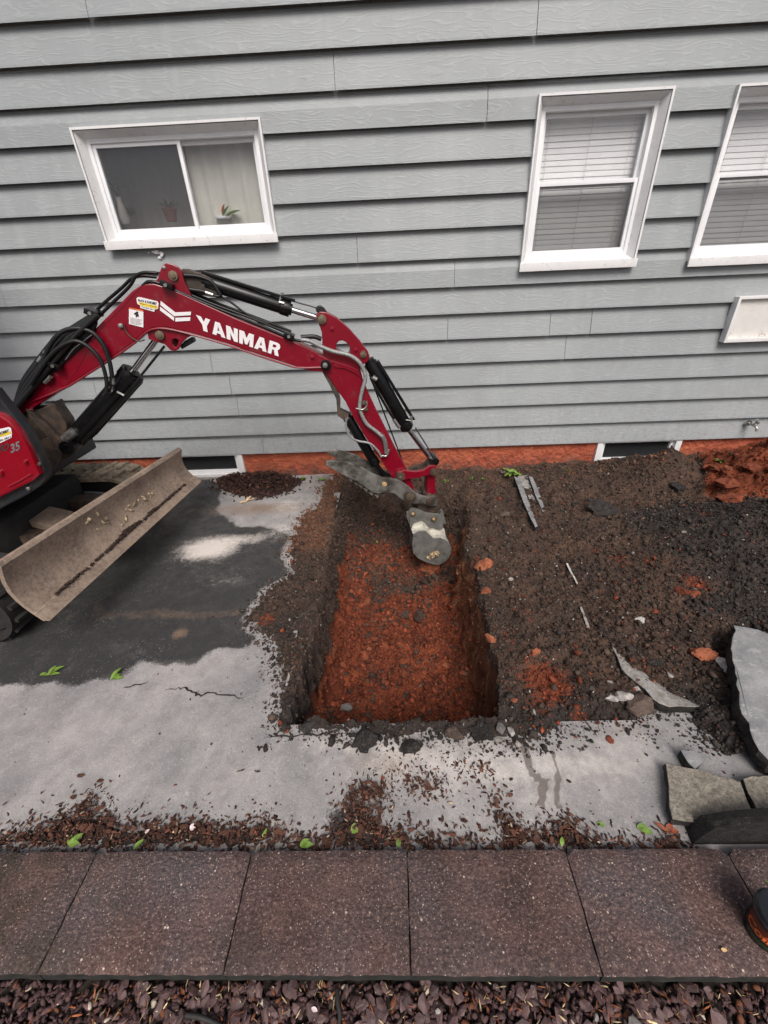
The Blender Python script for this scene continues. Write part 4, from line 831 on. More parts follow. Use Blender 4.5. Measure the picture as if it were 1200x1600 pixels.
def ring(m_, x0, x1, z0, z1, wl, wr, wt, wb, y0, y1, mi=0):
    m_.box(x0, x0+wl, y0, y1, z0, z1, mi); m_.box(x1-wr, x1, y0, y1, z0, z1, mi); m_.box(x0+wl, x1-wr, y0, y1, z1-wt, z1, mi); m_.box(x0+wl, x1-wr, y0, y1, z0, z0+wb, mi)
def window_unit(kind, h):
    x0, x1, z0, z1 = h; m_ = MB()
    # outer channel then sloping cladding inwards
    ring(m_, x0-.004, x1+.004, z0-.0, z1+.004, .014, .014, .014, .014, D-.046, D+.03)
    a, b, yo, yi = .014, .050, D-.038, D+.030
    o4 = [(x0+a-.001, z0+a), (x1-a+.001, z0+a), (x1-a+.001, z1-a), (x0+a-.001, z1-a)]; i4 = [(x0+b, z0+b), (x1-b, z0+b), (x1-b, z1-b), (x0+b, z1-b)]
    m_.add([(p[0], yo, p[1]) for p in o4]+[(p[0], yi, p[1]) for p in i4], [(i, (i+1) % 4, 4+(i+1) % 4, 4+i) for i in range(4)])
    fr = m_.build('window', MS['white'], house, smooth=0, bevel=.0)
    s = MB(); s.box(x0-.012, x1+.012, D-.062, D-.0465, z0-.036, z0+.022); s.box(x0+.01, x1-.01, D-.055, D+.02, z0-.022, z0-.004); s.build('sill', MS['white'], fr, bevel=.003)
    X0, X1, Z0, Z1 = x0+b-.004, x1-b+.004, z0+b-.004, z1-b+.004
    f = MB(); ring(f, X0, X1, Z0, Z1, .026, .026, .026, .03, D+.024, D+.12); f.build('frame', MS['white2'], fr, bevel=.002)
    e = .024
    def sash(xa, xb, za, zb, y, w_, glass, wt=None):
        q = MB(); ring(q, xa, xb, za, zb, w_, w_, wt or w_, w_, y, y+.026); q.build('sash', MS['white2'], fr, bevel=.002)
        q = MB(); q.add([(xa+w_-.002, y+.013, za+w_-.002), (xb-w_+.002, y+.013, za+w_-.002), (xb-w_+.002, y+.013, zb-w_+.002), (xa+w_-.002, y+.013, zb-w_+.002)], [(0, 1, 2, 3)]); q.build('pane', glass, fr, smooth=0)
    if kind == 'slider':
        mx = at(292, 285, 1, D+.05)[0]
        sash(X0+e, mx+.018, Z0+e, Z1-e, D+.036, .026, MS['screen']); sash(mx-.018, X1-e, Z0+e, Z1-e, D+.066, .03, MS['glass'])
    else:
        mz = at(900, 288, 1, D+.05)[2]
        sash(X0+e, X1-e, mz-.018, Z1-e, D+.066, .026, MS['glass'], .03); sash(X0+e, X1-e, Z0+e+.004, mz+.02, D+.036, .026, MS['screen'])
    return fr
for kd, h in WIN.items(): window_unit('slider' if kd == 'slider' else 'hung', h)
for h in BAS:
    x0, x1, z0, z1 = h; m_ = MB(); ring(m_, x0, x1, z0, z1, .055, .055, .02, .03, D-.012, D+.09); fr = m_.build('window', MS['white'], house, bevel=.003)
    f = MB(); ring(f, x0+.057, x1-.057, z0+.032, z1-.01, .03, .03, .02, .028, D+.02, D+.08); f.build('sash', MS['white2'], fr, bevel=.002)
    f = MB(); f.box(x0+.085, x1-.085, D+.05, D+.053, z0+.058, z1-.02); f.build('pane', MS['dark_glass'], fr, smooth=0)
    f = MB(); f.box(x0-.03, x1+.03, D-.03, D+.018, z0-.05, z0-.002); f.build('sill', MS['greyrock'], fr, bevel=.006)
def room(x0, x1, z0, z1, y1, mat):
    m_ = MB(); y0 = D+.121
    v = [(x, y, z) for z in (z0, z1) for y in (y0, y1) for x in (x0, x1)]; m_.add(v, [(0, 1, 3, 2), (4, 6, 7, 5), (2, 3, 7, 6), (0, 2, 6, 4), (1, 5, 7, 3)]); m_.build('room', mat, house, smooth=0, fix=False)
room(-2.35, -.65, 1.78, 2.9, D+1.1, MS['room']); room(.9, 2.05, 1.5, 2.7, D+.9, MS['room']); room(2.2, 3.35, 1.5, 2.7, D+.9, MS['room'])
for b in BAS: room(b[0]-.02, b[1]+.02, -.3, .3, D+.6, MS['trackin'])
# curtain, blinds, pots behind the glass
def curtain(x0, x1, z0, z1, y, label):
    n = 120; xs = np.linspace(x0, x1, n); vs = []
    for z in (z0, (z0+z1)/2, z1):
        for x in xs: vs.append((x, y+.007*math.sin(x*38+2*math.sin(x*5))+.003*math.sin(x*90+1), z))
    m_ = MB(); m_.add(vs, [(j*n+i, j*n+i+1, (j+1)*n+i+1, (j+1)*n+i) for j in range(2) for i in range(n-1)]); o = m_.build('curtain', MS['curtain'], smooth=80, fix=False); return tag(o, label, 'curtain')
curtain(-1.52, -.72, 1.8, 2.72, D+.155, 'pale sheer curtain hanging behind the right half of the sliding window')
o = curtain(-2.3, -1.50, 1.8, 2.72, D+.45, 'dim grey curtain deep inside behind the left half of the sliding window')
o.data.materials.clear(); o.data.materials.append(MS['room'])
def blind(h, label):
    x0, x1, z0, z1 = h; root = empty('window_blind', ((x0+x1)/2, D+.16, z0), label, 'blind', 'blinds behind the two tall windows')
    MB().box(x0+.07, x1-.07, D+.13, D+.17, z1-.1, z1-.06).build('head_rail', MS['blind'], root)
    sm = MB(); L = x1-x0-.14; n = 18; sm.add([(-L/2, -.004, -.021), (L/2, -.004, -.021), (L/2, -.002, .002), (-L/2, -.002, .002), (L/2, .003, .021), (-L/2, .003, .021)], [(0, 1, 2, 3), (3, 2, 4, 5)])
    first = None; z = z1-.12
    while z > z0+.03:
        if first is None:
            first = sm.build('slat', MS['blind'], root, smooth=60, fix=False, origin=(0, 0, 0)); ob = first
        else: ob = first.copy(); COL.objects.link(ob)
        ob.location = Vector(((x0+x1)/2, D+.142, z))-root.location; ob.rotation_euler = (random.uniform(-.06, .06), random.uniform(-.003, .003), 0); z -= .035
    for fx in (.16, .5, .84): MB().cyl((x0+(x1-x0)*fx, D+.123, z0+.03), (x0+(x1-x0)*fx, D+.123, z1-.1), .0015, 6).build('cord', MS['room'], root)
blind(WIN['left'], 'white slatted blind behind the tall window nearer the middle of the wall'); blind(WIN['right'], 'white slatted blind behind the tall window at the right edge')
def leafm(m_, base, dirv, L, W, curl=.3, seg=5, mi=0):
    dirv = np.array(dirv, float); dirv /= np.linalg.norm(dirv); side = np.cross(dirv, UP); side = side/np.linalg.norm(side) if np.linalg.norm(side) > .1 else np.array([1., 0, 0]); nn = np.cross(side, dirv); vs = []
    for i in range(seg+1):
        t = i/seg; c = np.array(base)+dirv*L*t-nn*curl*L*(t-t*t*.0)**2*-0-UP*curl*L*t*t*.5; w_ = W/2*math.sin(PI*min(1, t*.92+.06))**.8
        vs += [c-side*w_+nn*w_*.35, c, c+side*w_+nn*w_*.35]
    fs = []
    for i in range(seg):
        a = i*3; fs += [(a, a+1, a+4, a+3), (a+1, a+2, a+5, a+4)]
    m_.add(vs, fs, mi)
# potted plant
p = at(269, 346, 1, D+.125); pp = empty('potted_plant', (p[0], p[1], p[2]), 'spiky little plant in a red brown pot on the sill of the sliding window', 'potted plant')
MB().lathe(p, [(.035, 0), (.05, .07), (.056, .07), (.056, .085), (.046, .085)], 20).build('pot', MS['terracotta'], pp)
m_ = MB(); [leafm(m_, p+np.array([0, 0, .08]), (math.cos(a), math.sin(a)*.5, random.uniform(.3, 1.4)), .10, .014, .5) for a in np.linspace(0, 6.2, 13)]; m_.build('leaves', MS['plantdk'], pp, fix=False)
p = at(197, 350, 1, D+.125); pp = empty('glass_vase', (p[0], p[1], p[2]), 'dim grey vase with dry twigs at the left of the sliding window', 'vase')
MB().lathe(p, [(.03, 0), (.042, .04), (.03, .10), (.018, .15), (.026, .17)], 20).build('body', MS['room'], pp)
m_ = MB()
for a in range(6): m_.tube(catmull([p+np.array([0, 0, .15]), p+np.array([.03*math.cos(a*1.1), .02*math.sin(a), .22]), p+np.array([.07*math.cos(a*1.1+.3), .02, .24+.02*(a % 3)])], 4), .003, 5)
m_.build('twigs', MS['stick'], pp)
p = at(359, 341, 1, D+.125); pp = empty('sill_plant', (p[0], p[1], p[2]), 'small green and orange leaf plant on a white saucer behind the right pane', 'plant')
MB().lathe(p+np.array([-.05, 0, 0]), [(.05, 0), (.065, .012), (.06, .012)], 20).build('saucer', MS['white2'], pp)
m_ = MB(); leafm(m_, p+np.array([-.045, 0, .01]), (.3, 0, 1), .09, .06, .1); m_.build('orange_leaf', MS['orange'], pp, fix=False)
m_ = MB(); leafm(m_, p+np.array([-.02, -.02, .008]), (1, 0, .35), .13, .07, .1); leafm(m_, p+np.array([-.05, -.01, .008]), (.8, 0, .9), .1, .05, .1); m_.build('green_leaf', MS['weed'], pp, fix=False)
# rusty hatch
x0, x1, z0, z1 = HATCH; ht = empty('wall_hatch', (x0, D-.03, z0), 'rusty white metal hatch panel on the siding at the right edge', 'hatch')
m_ = MB(); ring(m_, x0, x1, z0, z1, .02, .02, .02, .03, D-.075, D-.008); m_.build('frame', MS['white'], ht, bevel=.002)
MB().box(x0+.021, x1-.021, D-.045, D-.040, z0+.031, z1-.021).build('panel', MS['rusty'], ht)
MB().box(x0+.46, x0+.475, D-.06, D-.046, z0+.06, z0+.15).build('latch', MS['zinc'], ht)
# garden tap
p = at(1170, 661, 1, D-.03); tp = empty('garden_tap', p, 'small metal garden tap sticking out of the siding at the right edge', 'tap')
MB().cyl(p+np.array([0, .012, 0]), p+np.array([0, -.06, -.004]), .011).cyl(p+np.array([0, .006, 0]), p+np.array([0, -.006, 0]), .026).tube(catmull([p+np.array([0, -.05, 0]), p+np.array([.008, -.09, -.012]), p+np.array([.01, -.10, -.045])], 5), .011, 12).build('body', MS['zinc'], tp)
MB().cyl(p+np.array([.012, -.06, .03]), p+np.array([.02, -.07, .04]), .026).cyl(p+np.array([0, -.05, 0]), p+np.array([.014, -.062, .032]), .006).build('handle', MS['zinc'], tp)
# white paint smear on the siding
m_ = MB()
for (a, b, c, d_) in ((244, 394, 6, 2.2), (252, 397, 4, 3), (249, 402, 3.2, 1.6), (232, 395, 1.6, 1), (238, 393, 1.4, 1)):
    q = at(a, b, 1, D-.024); m_.add([q+np.array([c*.0059*math.cos(t)*(.7+.3*math.sin(3*t+a)), -.0005*a % .002, d_*.0059*math.sin(t)]) for t in np.linspace(0, 6.1, 10)], [tuple(range(10))])
m_.build('paint_smear', MS['decal'], house, smooth=0)

# ================================================================== THE EXCAVATOR
ex = empty('excavator', (-2.9, 2.35, G(2.35)), 'red mini excavator with its dozer blade and digging arm over the pit', 'excavator')
W2 = .07
def pinc(x, y, rpx, o0, o1, mat='pin', name='pin', parent=None, seg=20):
    zc = 2.5; p = A(x, y, o0); zc = float(R[2]@(p-np.array([0, 0, CAMH]))); r = rpx/F*zc; q = p+BN*(o1-o0)
    m_ = MB().cyl(p, q, r, seg); m_.cyl(p-BN*.006, p+BN*.002, r*.55, seg); return m_.build(name, MS[mat], parent or ex, bevel=.0015)
def rp(px_, x, y, off=0.): return px_/F*float(R[2]@(A(x, y, off)-np.array([0, 0, CAMH])))
# boom
boom_out = [(22, 652), (44, 642), (48, 640), (110, 600), (177, 557), (210, 534), (226, 519), (240, 512), (262, 512), (300, 521), (355, 537), (410, 556), (460, 572), (484, 580), (503, 581), (512, 580), (518, 573), (518, 566), (510, 560), (484, 545), (457, 533), (370, 498), (298, 465), (285, 459), (262, 449), (240, 443), (222, 444), (206, 455), (172, 490), (130, 533), (90, 570), (50, 606), (24, 630)]
boom = plate('boom', boom_out, -W2, W2, MS['red'], ex, bevel=.006)
plate('cylinder_ear', [(240, 446), (247, 434), (251, 420), (256, 413), (264, 411), (279, 418), (285, 428), (288, 440), (299, 462), (298, 470), (262, 452)], -.062, -.035, MS['red'], boom, rnd=2)
plate('cylinder_ear', [(240, 446), (247, 434), (251, 420), (256, 413), (264, 411), (279, 418), (285, 428), (288, 440), (299, 462), (298, 470), (262, 452)], .035, .062, MS['red'], boom, rnd=2)
# bottom lip along the boom and the gusset below
lip = MB(); Pl = [A(x, y, -W2-.003) for x, y in rnd_poly([(52, 640), (110, 602), (177, 559), (210, 536), (226, 521), (240, 514), (262, 514), (300, 523), (355, 539), (410, 558), (460, 574), (480, 580)], 4)[:-4]]
lip.tube(Pl, .006, 8); lip.build('bottom_flange', MS['red'], boom)
plate('gusset', [(229, 516), (232, 530), (243, 534), (257, 538), (266, 547), (273, 549), (279, 546), (284, 536), (292, 528), (300, 524), (262, 514)], -.062, -.04, MS['red'], boom, holes=[[(269, 530), (275, 529), (279, 532), (277, 540), (273, 543), (269, 537)]])
plate('gusset', [(229, 516), (232, 530), (243, 534), (257, 538), (266, 547), (273, 549), (279, 546), (284, 536), (292, 528), (300, 524), (262, 514)], .04, .062, MS['red'], boom)
plate('rubber_stop', [(281, 541), (288, 533), (297, 528), (301, 529), (303, 535), (293, 541), (284, 546)], -.03, .03, MS['rubber'], boom)
pinc(249, 524, 6.5, -.082, .08, parent=boom); pinc(270, 431, 7, -.075, .075, parent=boom); pinc(509, 571, 8, -.085, .085, 'black', parent=boom); pinc(508, 571, 4, -.094, -.07, 'zinc', 'grease_cap', parent=boom)
pinc(488, 558, 3.4, -.077, -.06, 'red', 'bolt', boom); pinc(188, 509, 3.4, -.082, -.06, 'zinc', 'bolt', boom); pinc(256, 418, 2.5, -.066, -.05, 'zinc', 'bolt', boom)
# lettering and emblem
def AF(x, y): return A(x, y, -W2-.0035)
GL = {'Y': (1.0, [[(-.03, 1), (.34, 1), (.5, .68), (.68, 1), (1.03, 1), (.68, .42), (.68, 0), (.34, 0), (.34, .42)]]),
 'A': (1.06, [[(0, 0), (.34, 1), (.70, 1), (1.06, 0), (.72, 0), (.66, .18), (.38, .18), (.32, 0)], [(.44, .38), (.61, .38), (.525, .70)]]),
 'N': (.96, [[(.04, 0), (.04, 1), (.36, 1), (.63, .5), (.63, 1), (.94, 1), (.94, 0), (.63, 0), (.35, .52), (.35, 0)]]),
 'M': (1.22, [[(.04, 0), (.04, 1), (.42, 1), (.61, .56), (.80, 1), (1.18, 1), (1.18, 0), (.88, 0), (.88, .55), (.70, .08), (.52, .08), (.34, .55), (.34, 0)]]),
 'R': (1.0, [[(.04, 0), (.04, 1), (.66, 1), (.86, .94), (.95, .76), (.93, .58), (.80, .44), (1.0, 0), (.66, 0), (.50, .38), (.35, .38), (.35, 0)], [(.35, .58), (.35, .80), (.56, .80), (.63, .75), (.63, .63), (.56, .58)]])}
def word(wd, c00, c10, c01, c11, mat, parent):
    tot = sum(GL[c][0] for c in wd)+.05*(len(wd)-1); x = 0
    for c in wd:
        wdt, ol = GL[c]; me = curve_mesh([[(x+p[0], p[1]) for p in o_] for o_ in ol], .002, .0004); n = len(me.vertices); co = np.empty(n*3); me.vertices.foreach_get('co', co); co = co.reshape(-1, 3)
        a = co[:, :1]/tot; b = co[:, 1:2]; W = (1-a)*(1-b)*c00+a*(1-b)*c10+(1-a)*b*c01+a*b*c11-co[:, 2:3]*BN*.3; me.vertices.foreach_set('co', W.ravel()); me.update()
        link_mesh('letter', me, mat, parent); x += wdt+.05
word('YANMAR', AF(311, 514.5), AF(435.5, 557), AF(306.5, 492), AF(440, 538), MS['decal'], boom)
def decal(name, pts, mat, parent, off=-W2-.0035, f=None):
    f = f or (lambda x, y: A(x, y, off)); m_ = MB(); m_.add([f(x, y) for x, y in pts], [tuple(range(len(pts)))]); return m_.build(name, mat, parent, smooth=0, fix=False)
sc = lambda L, k=10, ox=190, oy=450: [(x/k+ox, y/k+oy) for x, y in L]
decal('emblem', sc([(610, 200), (840, 380), (1085, 370), (1080, 425), (820, 440), (605, 265)]), MS['decal'], boom)
decal('emblem', sc([(600, 290), (820, 455), (820, 515), (600, 350)]), MS['decal'], boom); decal('emblem', sc([(840, 465), (1075, 455), (1070, 512), (840, 525)]), MS['decal'], boom)
st = decal('dealer_sticker', sc([(230, 165), (255, 142), (300, 145), (560, 208), (578, 240), (570, 320), (550, 335), (515, 335), (512, 372), (293, 312), (288, 275), (245, 245)]), MS['decal'], boom)
decal('yellow_band', sc([(262, 215), (560, 282), (552, 330), (285, 268)]), MS['yellow'], st, -W2-.0045)
A5 = lambda x, y: A(x/10+190, y/10+450, -W2-.0055)
text_mesh('print', 'BUCK & KNOBBY', A5(260, 205), A5(545, 268), A5(255, 170), A5(550, 225), MS['ink'], st, bold=.03)
text_mesh('print', 'Equipment Company', A5(290, 248), A5(535, 305), A5(290, 232), A5(535, 285), MS['ink'], st, bold=.01); text_mesh('print', '734-856-2811', A5(305, 298), A5(505, 350), A5(305, 283), A5(505, 332), MS['ink'], st, bold=.02)
st = decal('warning_sticker', sc([(115, 322), (340, 367), (340, 618), (115, 562)]), MS['decal'], boom); decal('orange_strip', sc([(118, 300), (340, 345), (340, 370), (116, 322)]), MS['orange'], st, -W2-.0045)
decal('pictogram', sc([(190, 400), (215, 380), (240, 365), (262, 372), (255, 395), (270, 420), (265, 460), (248, 440), (232, 462), (215, 445), (222, 420), (198, 420)]), MS['ink'], st, -W2-.0045)
for k in range(6):
    yb = 462+k*17; decal('text_line', sc([(135, yb), (325-(k % 3)*20, yb+38-(k % 3)*4), (325-(k % 3)*20, yb+43-(k % 3)*4), (135, yb+5)]), MS['lgrey'], st, -W2-.0045)
# hydraulic cylinders
def cylinder(name, base, top, end, rb, rr, off, bandpx=None, rodmat='chrome', parent=ex):
    b = A(*base, off); t = A(*top, off); e = A(*end, off); R_ = rp(rb, *top, off)
    d = (t-b)/np.linalg.norm(t-b); m_ = MB(); m_.cyl(b, t, R_, 24); m_.cyl(t-d*.05, t+d*.004, R_*1.12, 24); m_.cyl(t+d*.003, t+d*.016, R_*.8, 24); m_.cyl(b-d*.02, b+d*.02, R_*.8, 24)
    o = m_.build(name, MS['black'], parent, bevel=.003)
    r = MB(); r.cyl(t, e, rp(rr, *end, off), 16); r.build('rod', MS[rodmat], o)
    return o
c1 = cylinder('boom_cylinder', (108, 694), (206, 582), (249, 524), 14.5, 4.6, 0.)
m_ = MB(); m_.cyl(A(221, 586, -.02), A(257, 541, -.02), .007, 10); m_.cyl(A(130, 690, -.03), A(221, 590, -.03), .016, 10); m_.build('guard_rod', MS['black'], c1)
m_ = MB(); m_.cyl(A(102, 686, -.055), A(116, 674, -.055), rp(7, 105, 682), 14); m_.build('grease_collar', MS['zinc'], c1)
m_ = MB(); m_.cyl(A(183, 612, -.052), A(194, 618, -.052), .008, 10); m_.cyl(A(166, 605, -.06), A(176, 612, -.06), .02, 12); m_.build('port_fitting', MS['zinc'], c1)
plate('cylinder_guard', [(126, 700), (124, 692), (216, 594), (222, 594), (221, 600), (150, 680)], .02, .05, MS['black'], c1)
plate('arm_cylinder_base', [(284, 420), (300, 423), (320, 430), (338, 440), (345, 449), (342, 462), (330, 464), (300, 456), (288, 440)], -.03, .03, MS['cast'], boom, rnd=2)
c2 = cylinder('arm_cylinder', (322, 441), (452, 483), (498, 497), 10.5, 4.6, 0.)
m_ = MB()
for (a, b) in (((316, 425), (461, 470)),): 
    p, q = A(*a, 0), A(*b, 0); d = (q-p)/np.linalg.norm(q-p); nn = np.cross(d, BN); m_.obox((p+q)/2, (q-p)/2, BN*.022, nn*.008)
m_.build('cylinder_cover', MS['black'], c2, bevel=.003)
MB().cyl(A(459, 471, 0), A(494, 481, 0), .004, 8).cyl(A(494, 480, 0), A(500, 489, 0), .004, 8).build('return_line', MS['black'], c2)
MB().tube([A(437, 470, -.04), A(439, 459, 0), A(443, 458, .02)], .005, 8).tube([A(436, 472, -.042), A(444, 474, -.042)], .008, 8).build('clamp', MS['zinc'], c2)
plate('cushion_knob', [(494, 487), (495, 480), (501, 478), (507, 482), (511, 489), (505, 491)], -.03, .03, MS['rubber'], c2, rnd=2)
# arm with its big horn plates
arm_out = [(494, 492), (500, 487), (510, 488), (527, 497), (546, 514), (563, 533), (575, 549), (578, 558), (574, 566), (566, 570), (563, 576), (567, 592), (577, 616), (588, 640), (606, 676), (622, 708), (637, 736), (634, 745), (626, 752), (616, 750), (611, 744), (603, 730), (578, 694), (551, 650), (540, 628), (527, 610), (514, 590), (505, 581), (502, 573), (505, 558), (504, 540), (503, 520), (498, 506)]
hole = [(526, 546), (526, 537), (530, 533), (535, 532), (541, 535), (546, 541), (548, 549), (546, 556), (536, 552)]
arm = plate('arm', arm_out, -.052, .052, MS['red'], ex, holes=[hole], bevel=.005)
plate('boom_pivot_boss', [(516, 563), (540, 570), (560, 578), (566, 592), (556, 584), (538, 576), (522, 574)], -.060, -.0535, MS['red'], arm, bevel=.002)
plate('weld_seam', [(530, 590), (532, 590), (541, 626), (539, 626)], -.057, -.0525, MS['red'], arm, bevel=.001)
plate('belly_plate', [(502, 578), (512, 588), (527, 610), (532, 624), (532, 642), (545, 648), (542, 660), (528, 650), (526, 625), (516, 604)], -.045, .045, MS['cast'], arm, bevel=.003)
pinc(503, 499, 6.8, -.066, .066, parent=arm); pinc(568, 554, 5.2, -.064, .064, parent=arm); pinc(519, 514, 3.5, -.056, -.05, 'red', 'bolt', arm); pinc(556, 547, 3.5, -.056, -.05, 'red', 'bolt', arm); pinc(568, 630, 4, -.064, -.05, 'pin', 'bolt', arm); pinc(572, 640, 3, -.064, -.05, 'pin', 'bolt', arm)
c3 = cylinder('bucket_cylinder', (578, 566), (636, 668), (675, 720), 9.5, 3.6, 0.)
m_ = MB(); p, q = A(590, 564, 0), A(646, 655, 0); d = (q-p)/np.linalg.norm(q-p); nn = np.cross(d, BN); m_.obox((p+q)/2, (q-p)/2, BN*.025, nn*.010); m_.build('cylinder_cover', MS['black'], c3, bevel=.003)
MB().cyl(A(649, 668, -.0), A(679, 716, 0), .005, 8).build('return_line', MS['chrome'], c3)
MB().tube(catmull([A(579, 590, -.03), A(590, 612, -.04), A(606, 640, -.04), A(620, 662, -.04)], 5), .009, 8).build('feed_pipe', MS['black'], c3)
MB().cyl(A(615, 655, -.042), A(624, 668, -.042), .013, 12).cyl(A(582, 589, -.04), A(588, 593, -.04), .016, 10).cyl(A(634, 656, -.042), A(646, 658, -.042), .006, 8).cyl(A(643, 650, -.042), A(643, 660, -.042), .008, 8).build('fitting', MS['zinc'], c3)
MB().cyl(A(577, 585, .03), A(634, 734, .03), .005, 8).build('pipe', MS['black'], arm)
# bucket linkage
lk = plate('link_arm', [(617, 746), (622, 738), (632, 735), (648, 737), (662, 735), (672, 728), (681, 728), (684, 736), (680, 744), (668, 743), (652, 747), (636, 749), (626, 753), (619, 751)], -.085, -.058, MS['red'], ex, bevel=.004)
lk2 = plate('link_arm', [(634, 735), (642, 730), (655, 728), (668, 721), (678, 719), (683, 728), (676, 734), (660, 737), (645, 738)], .058, .085, MS['cast'], ex, bevel=.004)
pinc(626, 745, 7, -.098, .095, 'cast', parent=lk); pinc(626, 746, 4, -.104, -.09, 'pin', 'grease_cap', lk); pinc(678, 738, 6, -.098, .09, 'cast', parent=lk); pinc(680, 722, 6.5, -.05, .08, 'black', parent=lk)
plate('bucket_link', [(668, 742), (680, 742), (681, 772), (667, 772)], -.05, .05, MS['red'], ex, bevel=.004)
plate('arm_tip', [(622, 748), (640, 742), (650, 772), (652, 782), (640, 784), (632, 770)], -.045, .045, MS['red'], ex, bevel=.004)
# thumb
th_near = [(509, 727), (510, 722), (516, 720), (532, 721), (551, 725), (566, 731), (580, 739), (597, 747), (610, 748), (622, 750), (634, 757), (646, 767), (656, 774), (668, 777), (680, 775), (683, 782), (684, 790), (676, 791), (664, 788), (650, 787), (638, 787), (628, 781), (616, 771), (604, 769), (592, 772), (580, 768), (572, 762), (560, 754), (540, 744), (523, 735)]
th = plate('thumb', th_near, -.115, -.088, MS['thumb'], ex, bevel=.004)
th2 = plate('thumb_rear_plate', [(512, 709), (513, 704), (519, 702), (536, 706), (556, 711), (575, 722), (600, 735), (640, 760), (660, 772), (640, 775), (600, 760), (575, 750), (550, 738), (532, 728), (531, 722), (524, 716)], .075, .10, MS['thumb'], th, bevel=.004)
for (x, y) in ((555, 738), (585, 754), (612, 761)):
    p = A(x, y, -.09); MB().obox(p+BN*.085, BD*.03+UP*-.012, BN*.09, UP*.012+BD*.004).build('cross_plate', MS['thumb'], th, bevel=.003)
m_ = MB()
for k, (x, y) in enumerate([(548, 748), (556, 753), (564, 758), (572, 764), (580, 769), (589, 773), (598, 772)]):
    p = A(x, y, -.10); m_.add([p-BD*.018, p+BD*.018, p+BD*.004-UP*.03, p-BD*.018+BN*.02, p+BD*.018+BN*.02, p+BD*.004-UP*.03+BN*.02], [(0, 1, 2), (3, 5, 4), (0, 3, 4, 1), (1, 4, 5, 2), (2, 5, 3, 0)])
m_.build('teeth', MS['thumb'], th, smooth=0)
pinc(641, 778, 9, -.14, .1, 'cast', parent=th); pinc(641, 777, 6, -.15, -.13, 'pin', 'grease_cap', th); pinc(673, 784, 7, -.13, .09, 'cast', parent=th)
pinc(601, 757, 4, -.12, -.10, 'mudc', 'bolt', th)
c4 = cylinder('thumb_cylinder', (543, 652), (586, 724), (600, 742), 7.5, 4, 0., rodmat='black')
# quick coupler ears + bucket
bk = plate('bucket', sc([(345, 1020), (470, 975), (510, 1000), (580, 1060), (660, 1060), (740, 1100), (788, 1165), (770, 1260), (720, 1330), (640, 1372), (560, 1360), (470, 1330), (345, 1240)], 7.5, 600, 700), -.165, -.15, MS['bside'], ex, bevel=.003, rnd=2)
def shell():
    o_ = sc([(345, 1020), (470, 975), (510, 1000), (580, 1060), (660, 1060), (740, 1100), (788, 1165), (770, 1260), (720, 1330), (640, 1372)], 7.5, 600, 700)
    pts = catmull([A(x, y, -.15) for x, y in o_], 4); n = len(pts); m_ = MB(); inn = sum(pts)/n
    a = pts; b = [p+BN*.30 for p in pts]; c = [p+(inn-p)*.12 for p in b]; d = [p+(inn-p)*.12 for p in a]
    for u, v in ((a, b), (b, c), (c, d), (d, a)): m_.add(u+v, [(i, i+1, n+i+1, n+i) for i in range(n-1)])
    return m_.build('shell', MS['bucket'], bk, smooth=50)
shell()
plate('side_plate', sc([(345, 1020), (470, 975), (580, 1060), (660, 1060), (740, 1100), (788, 1165), (770, 1260), (640, 1372), (345, 1240)], 7.5, 600, 700), -.02, .15, MS['bside'], bk, bevel=.003)
ear = sc([(290, 740), (310, 710), (350, 705), (400, 720), (480, 755), (570, 775), (640, 775), (665, 800), (672, 850), (700, 940), (640, 960), (540, 930), (470, 860), (430, 850), (345, 890), (320, 940), (303, 920), (300, 840)], 7.5, 600, 700)
plate('bucket_ear', ear, -.075, -.055, MS['bside'], bk, bevel=.003); plate('bucket_ear', [(x+4, y-7) for x, y in ear], .055, .075, MS['bside'], bk, bevel=.003)
plate('coupler', sc([(310, 880), (440, 845), (520, 900), (600, 945), (712, 965), (740, 1100), (600, 1040), (500, 985), (352, 1020)], 7.5, 600, 700), -.06, .13, MS['bucket'], bk, bevel=.006)
pinc(645.5, 803.5, 4.4, -.088, .08, parent=bk); pinc(678, 811.5, 4.8, -.088, .08, parent=bk); pinc(645.5, 803.5, 2.5, -.094, -.08, 'mudc', 'grease_cap', bk); pinc(678, 811.5, 2.5, -.094, -.08, 'mudc', 'grease_cap', bk)
plate('neck', [(648, 784), (684, 788), (690, 800), (684, 806), (655, 798)], -.05, .05, MS['cast'], bk, bevel=.004)
pc = A(676, 866, -.155); V = IV; 
N = 34; a_ = rs.uniform(0, 6.28, N); rr_ = np.sqrt(rs.rand(N)); PP = pc+(rr_*np.cos(a_))[:, None]*(BD*.05+UP*.022)+(rr_*np.sin(a_))[:, None]*(UP*.022-BD*.008)-BN*.014
V, T, C = crumbs(PP, rs.uniform(.008, .016, N), np.array([[.34, .25, .15]])*np.exp(.25*rs.normal(size=(N, 1)))); fast_tris('mud_clump', V, T, MS['crumb'], bk, dict(col=C))['kind'] = 'stuff'
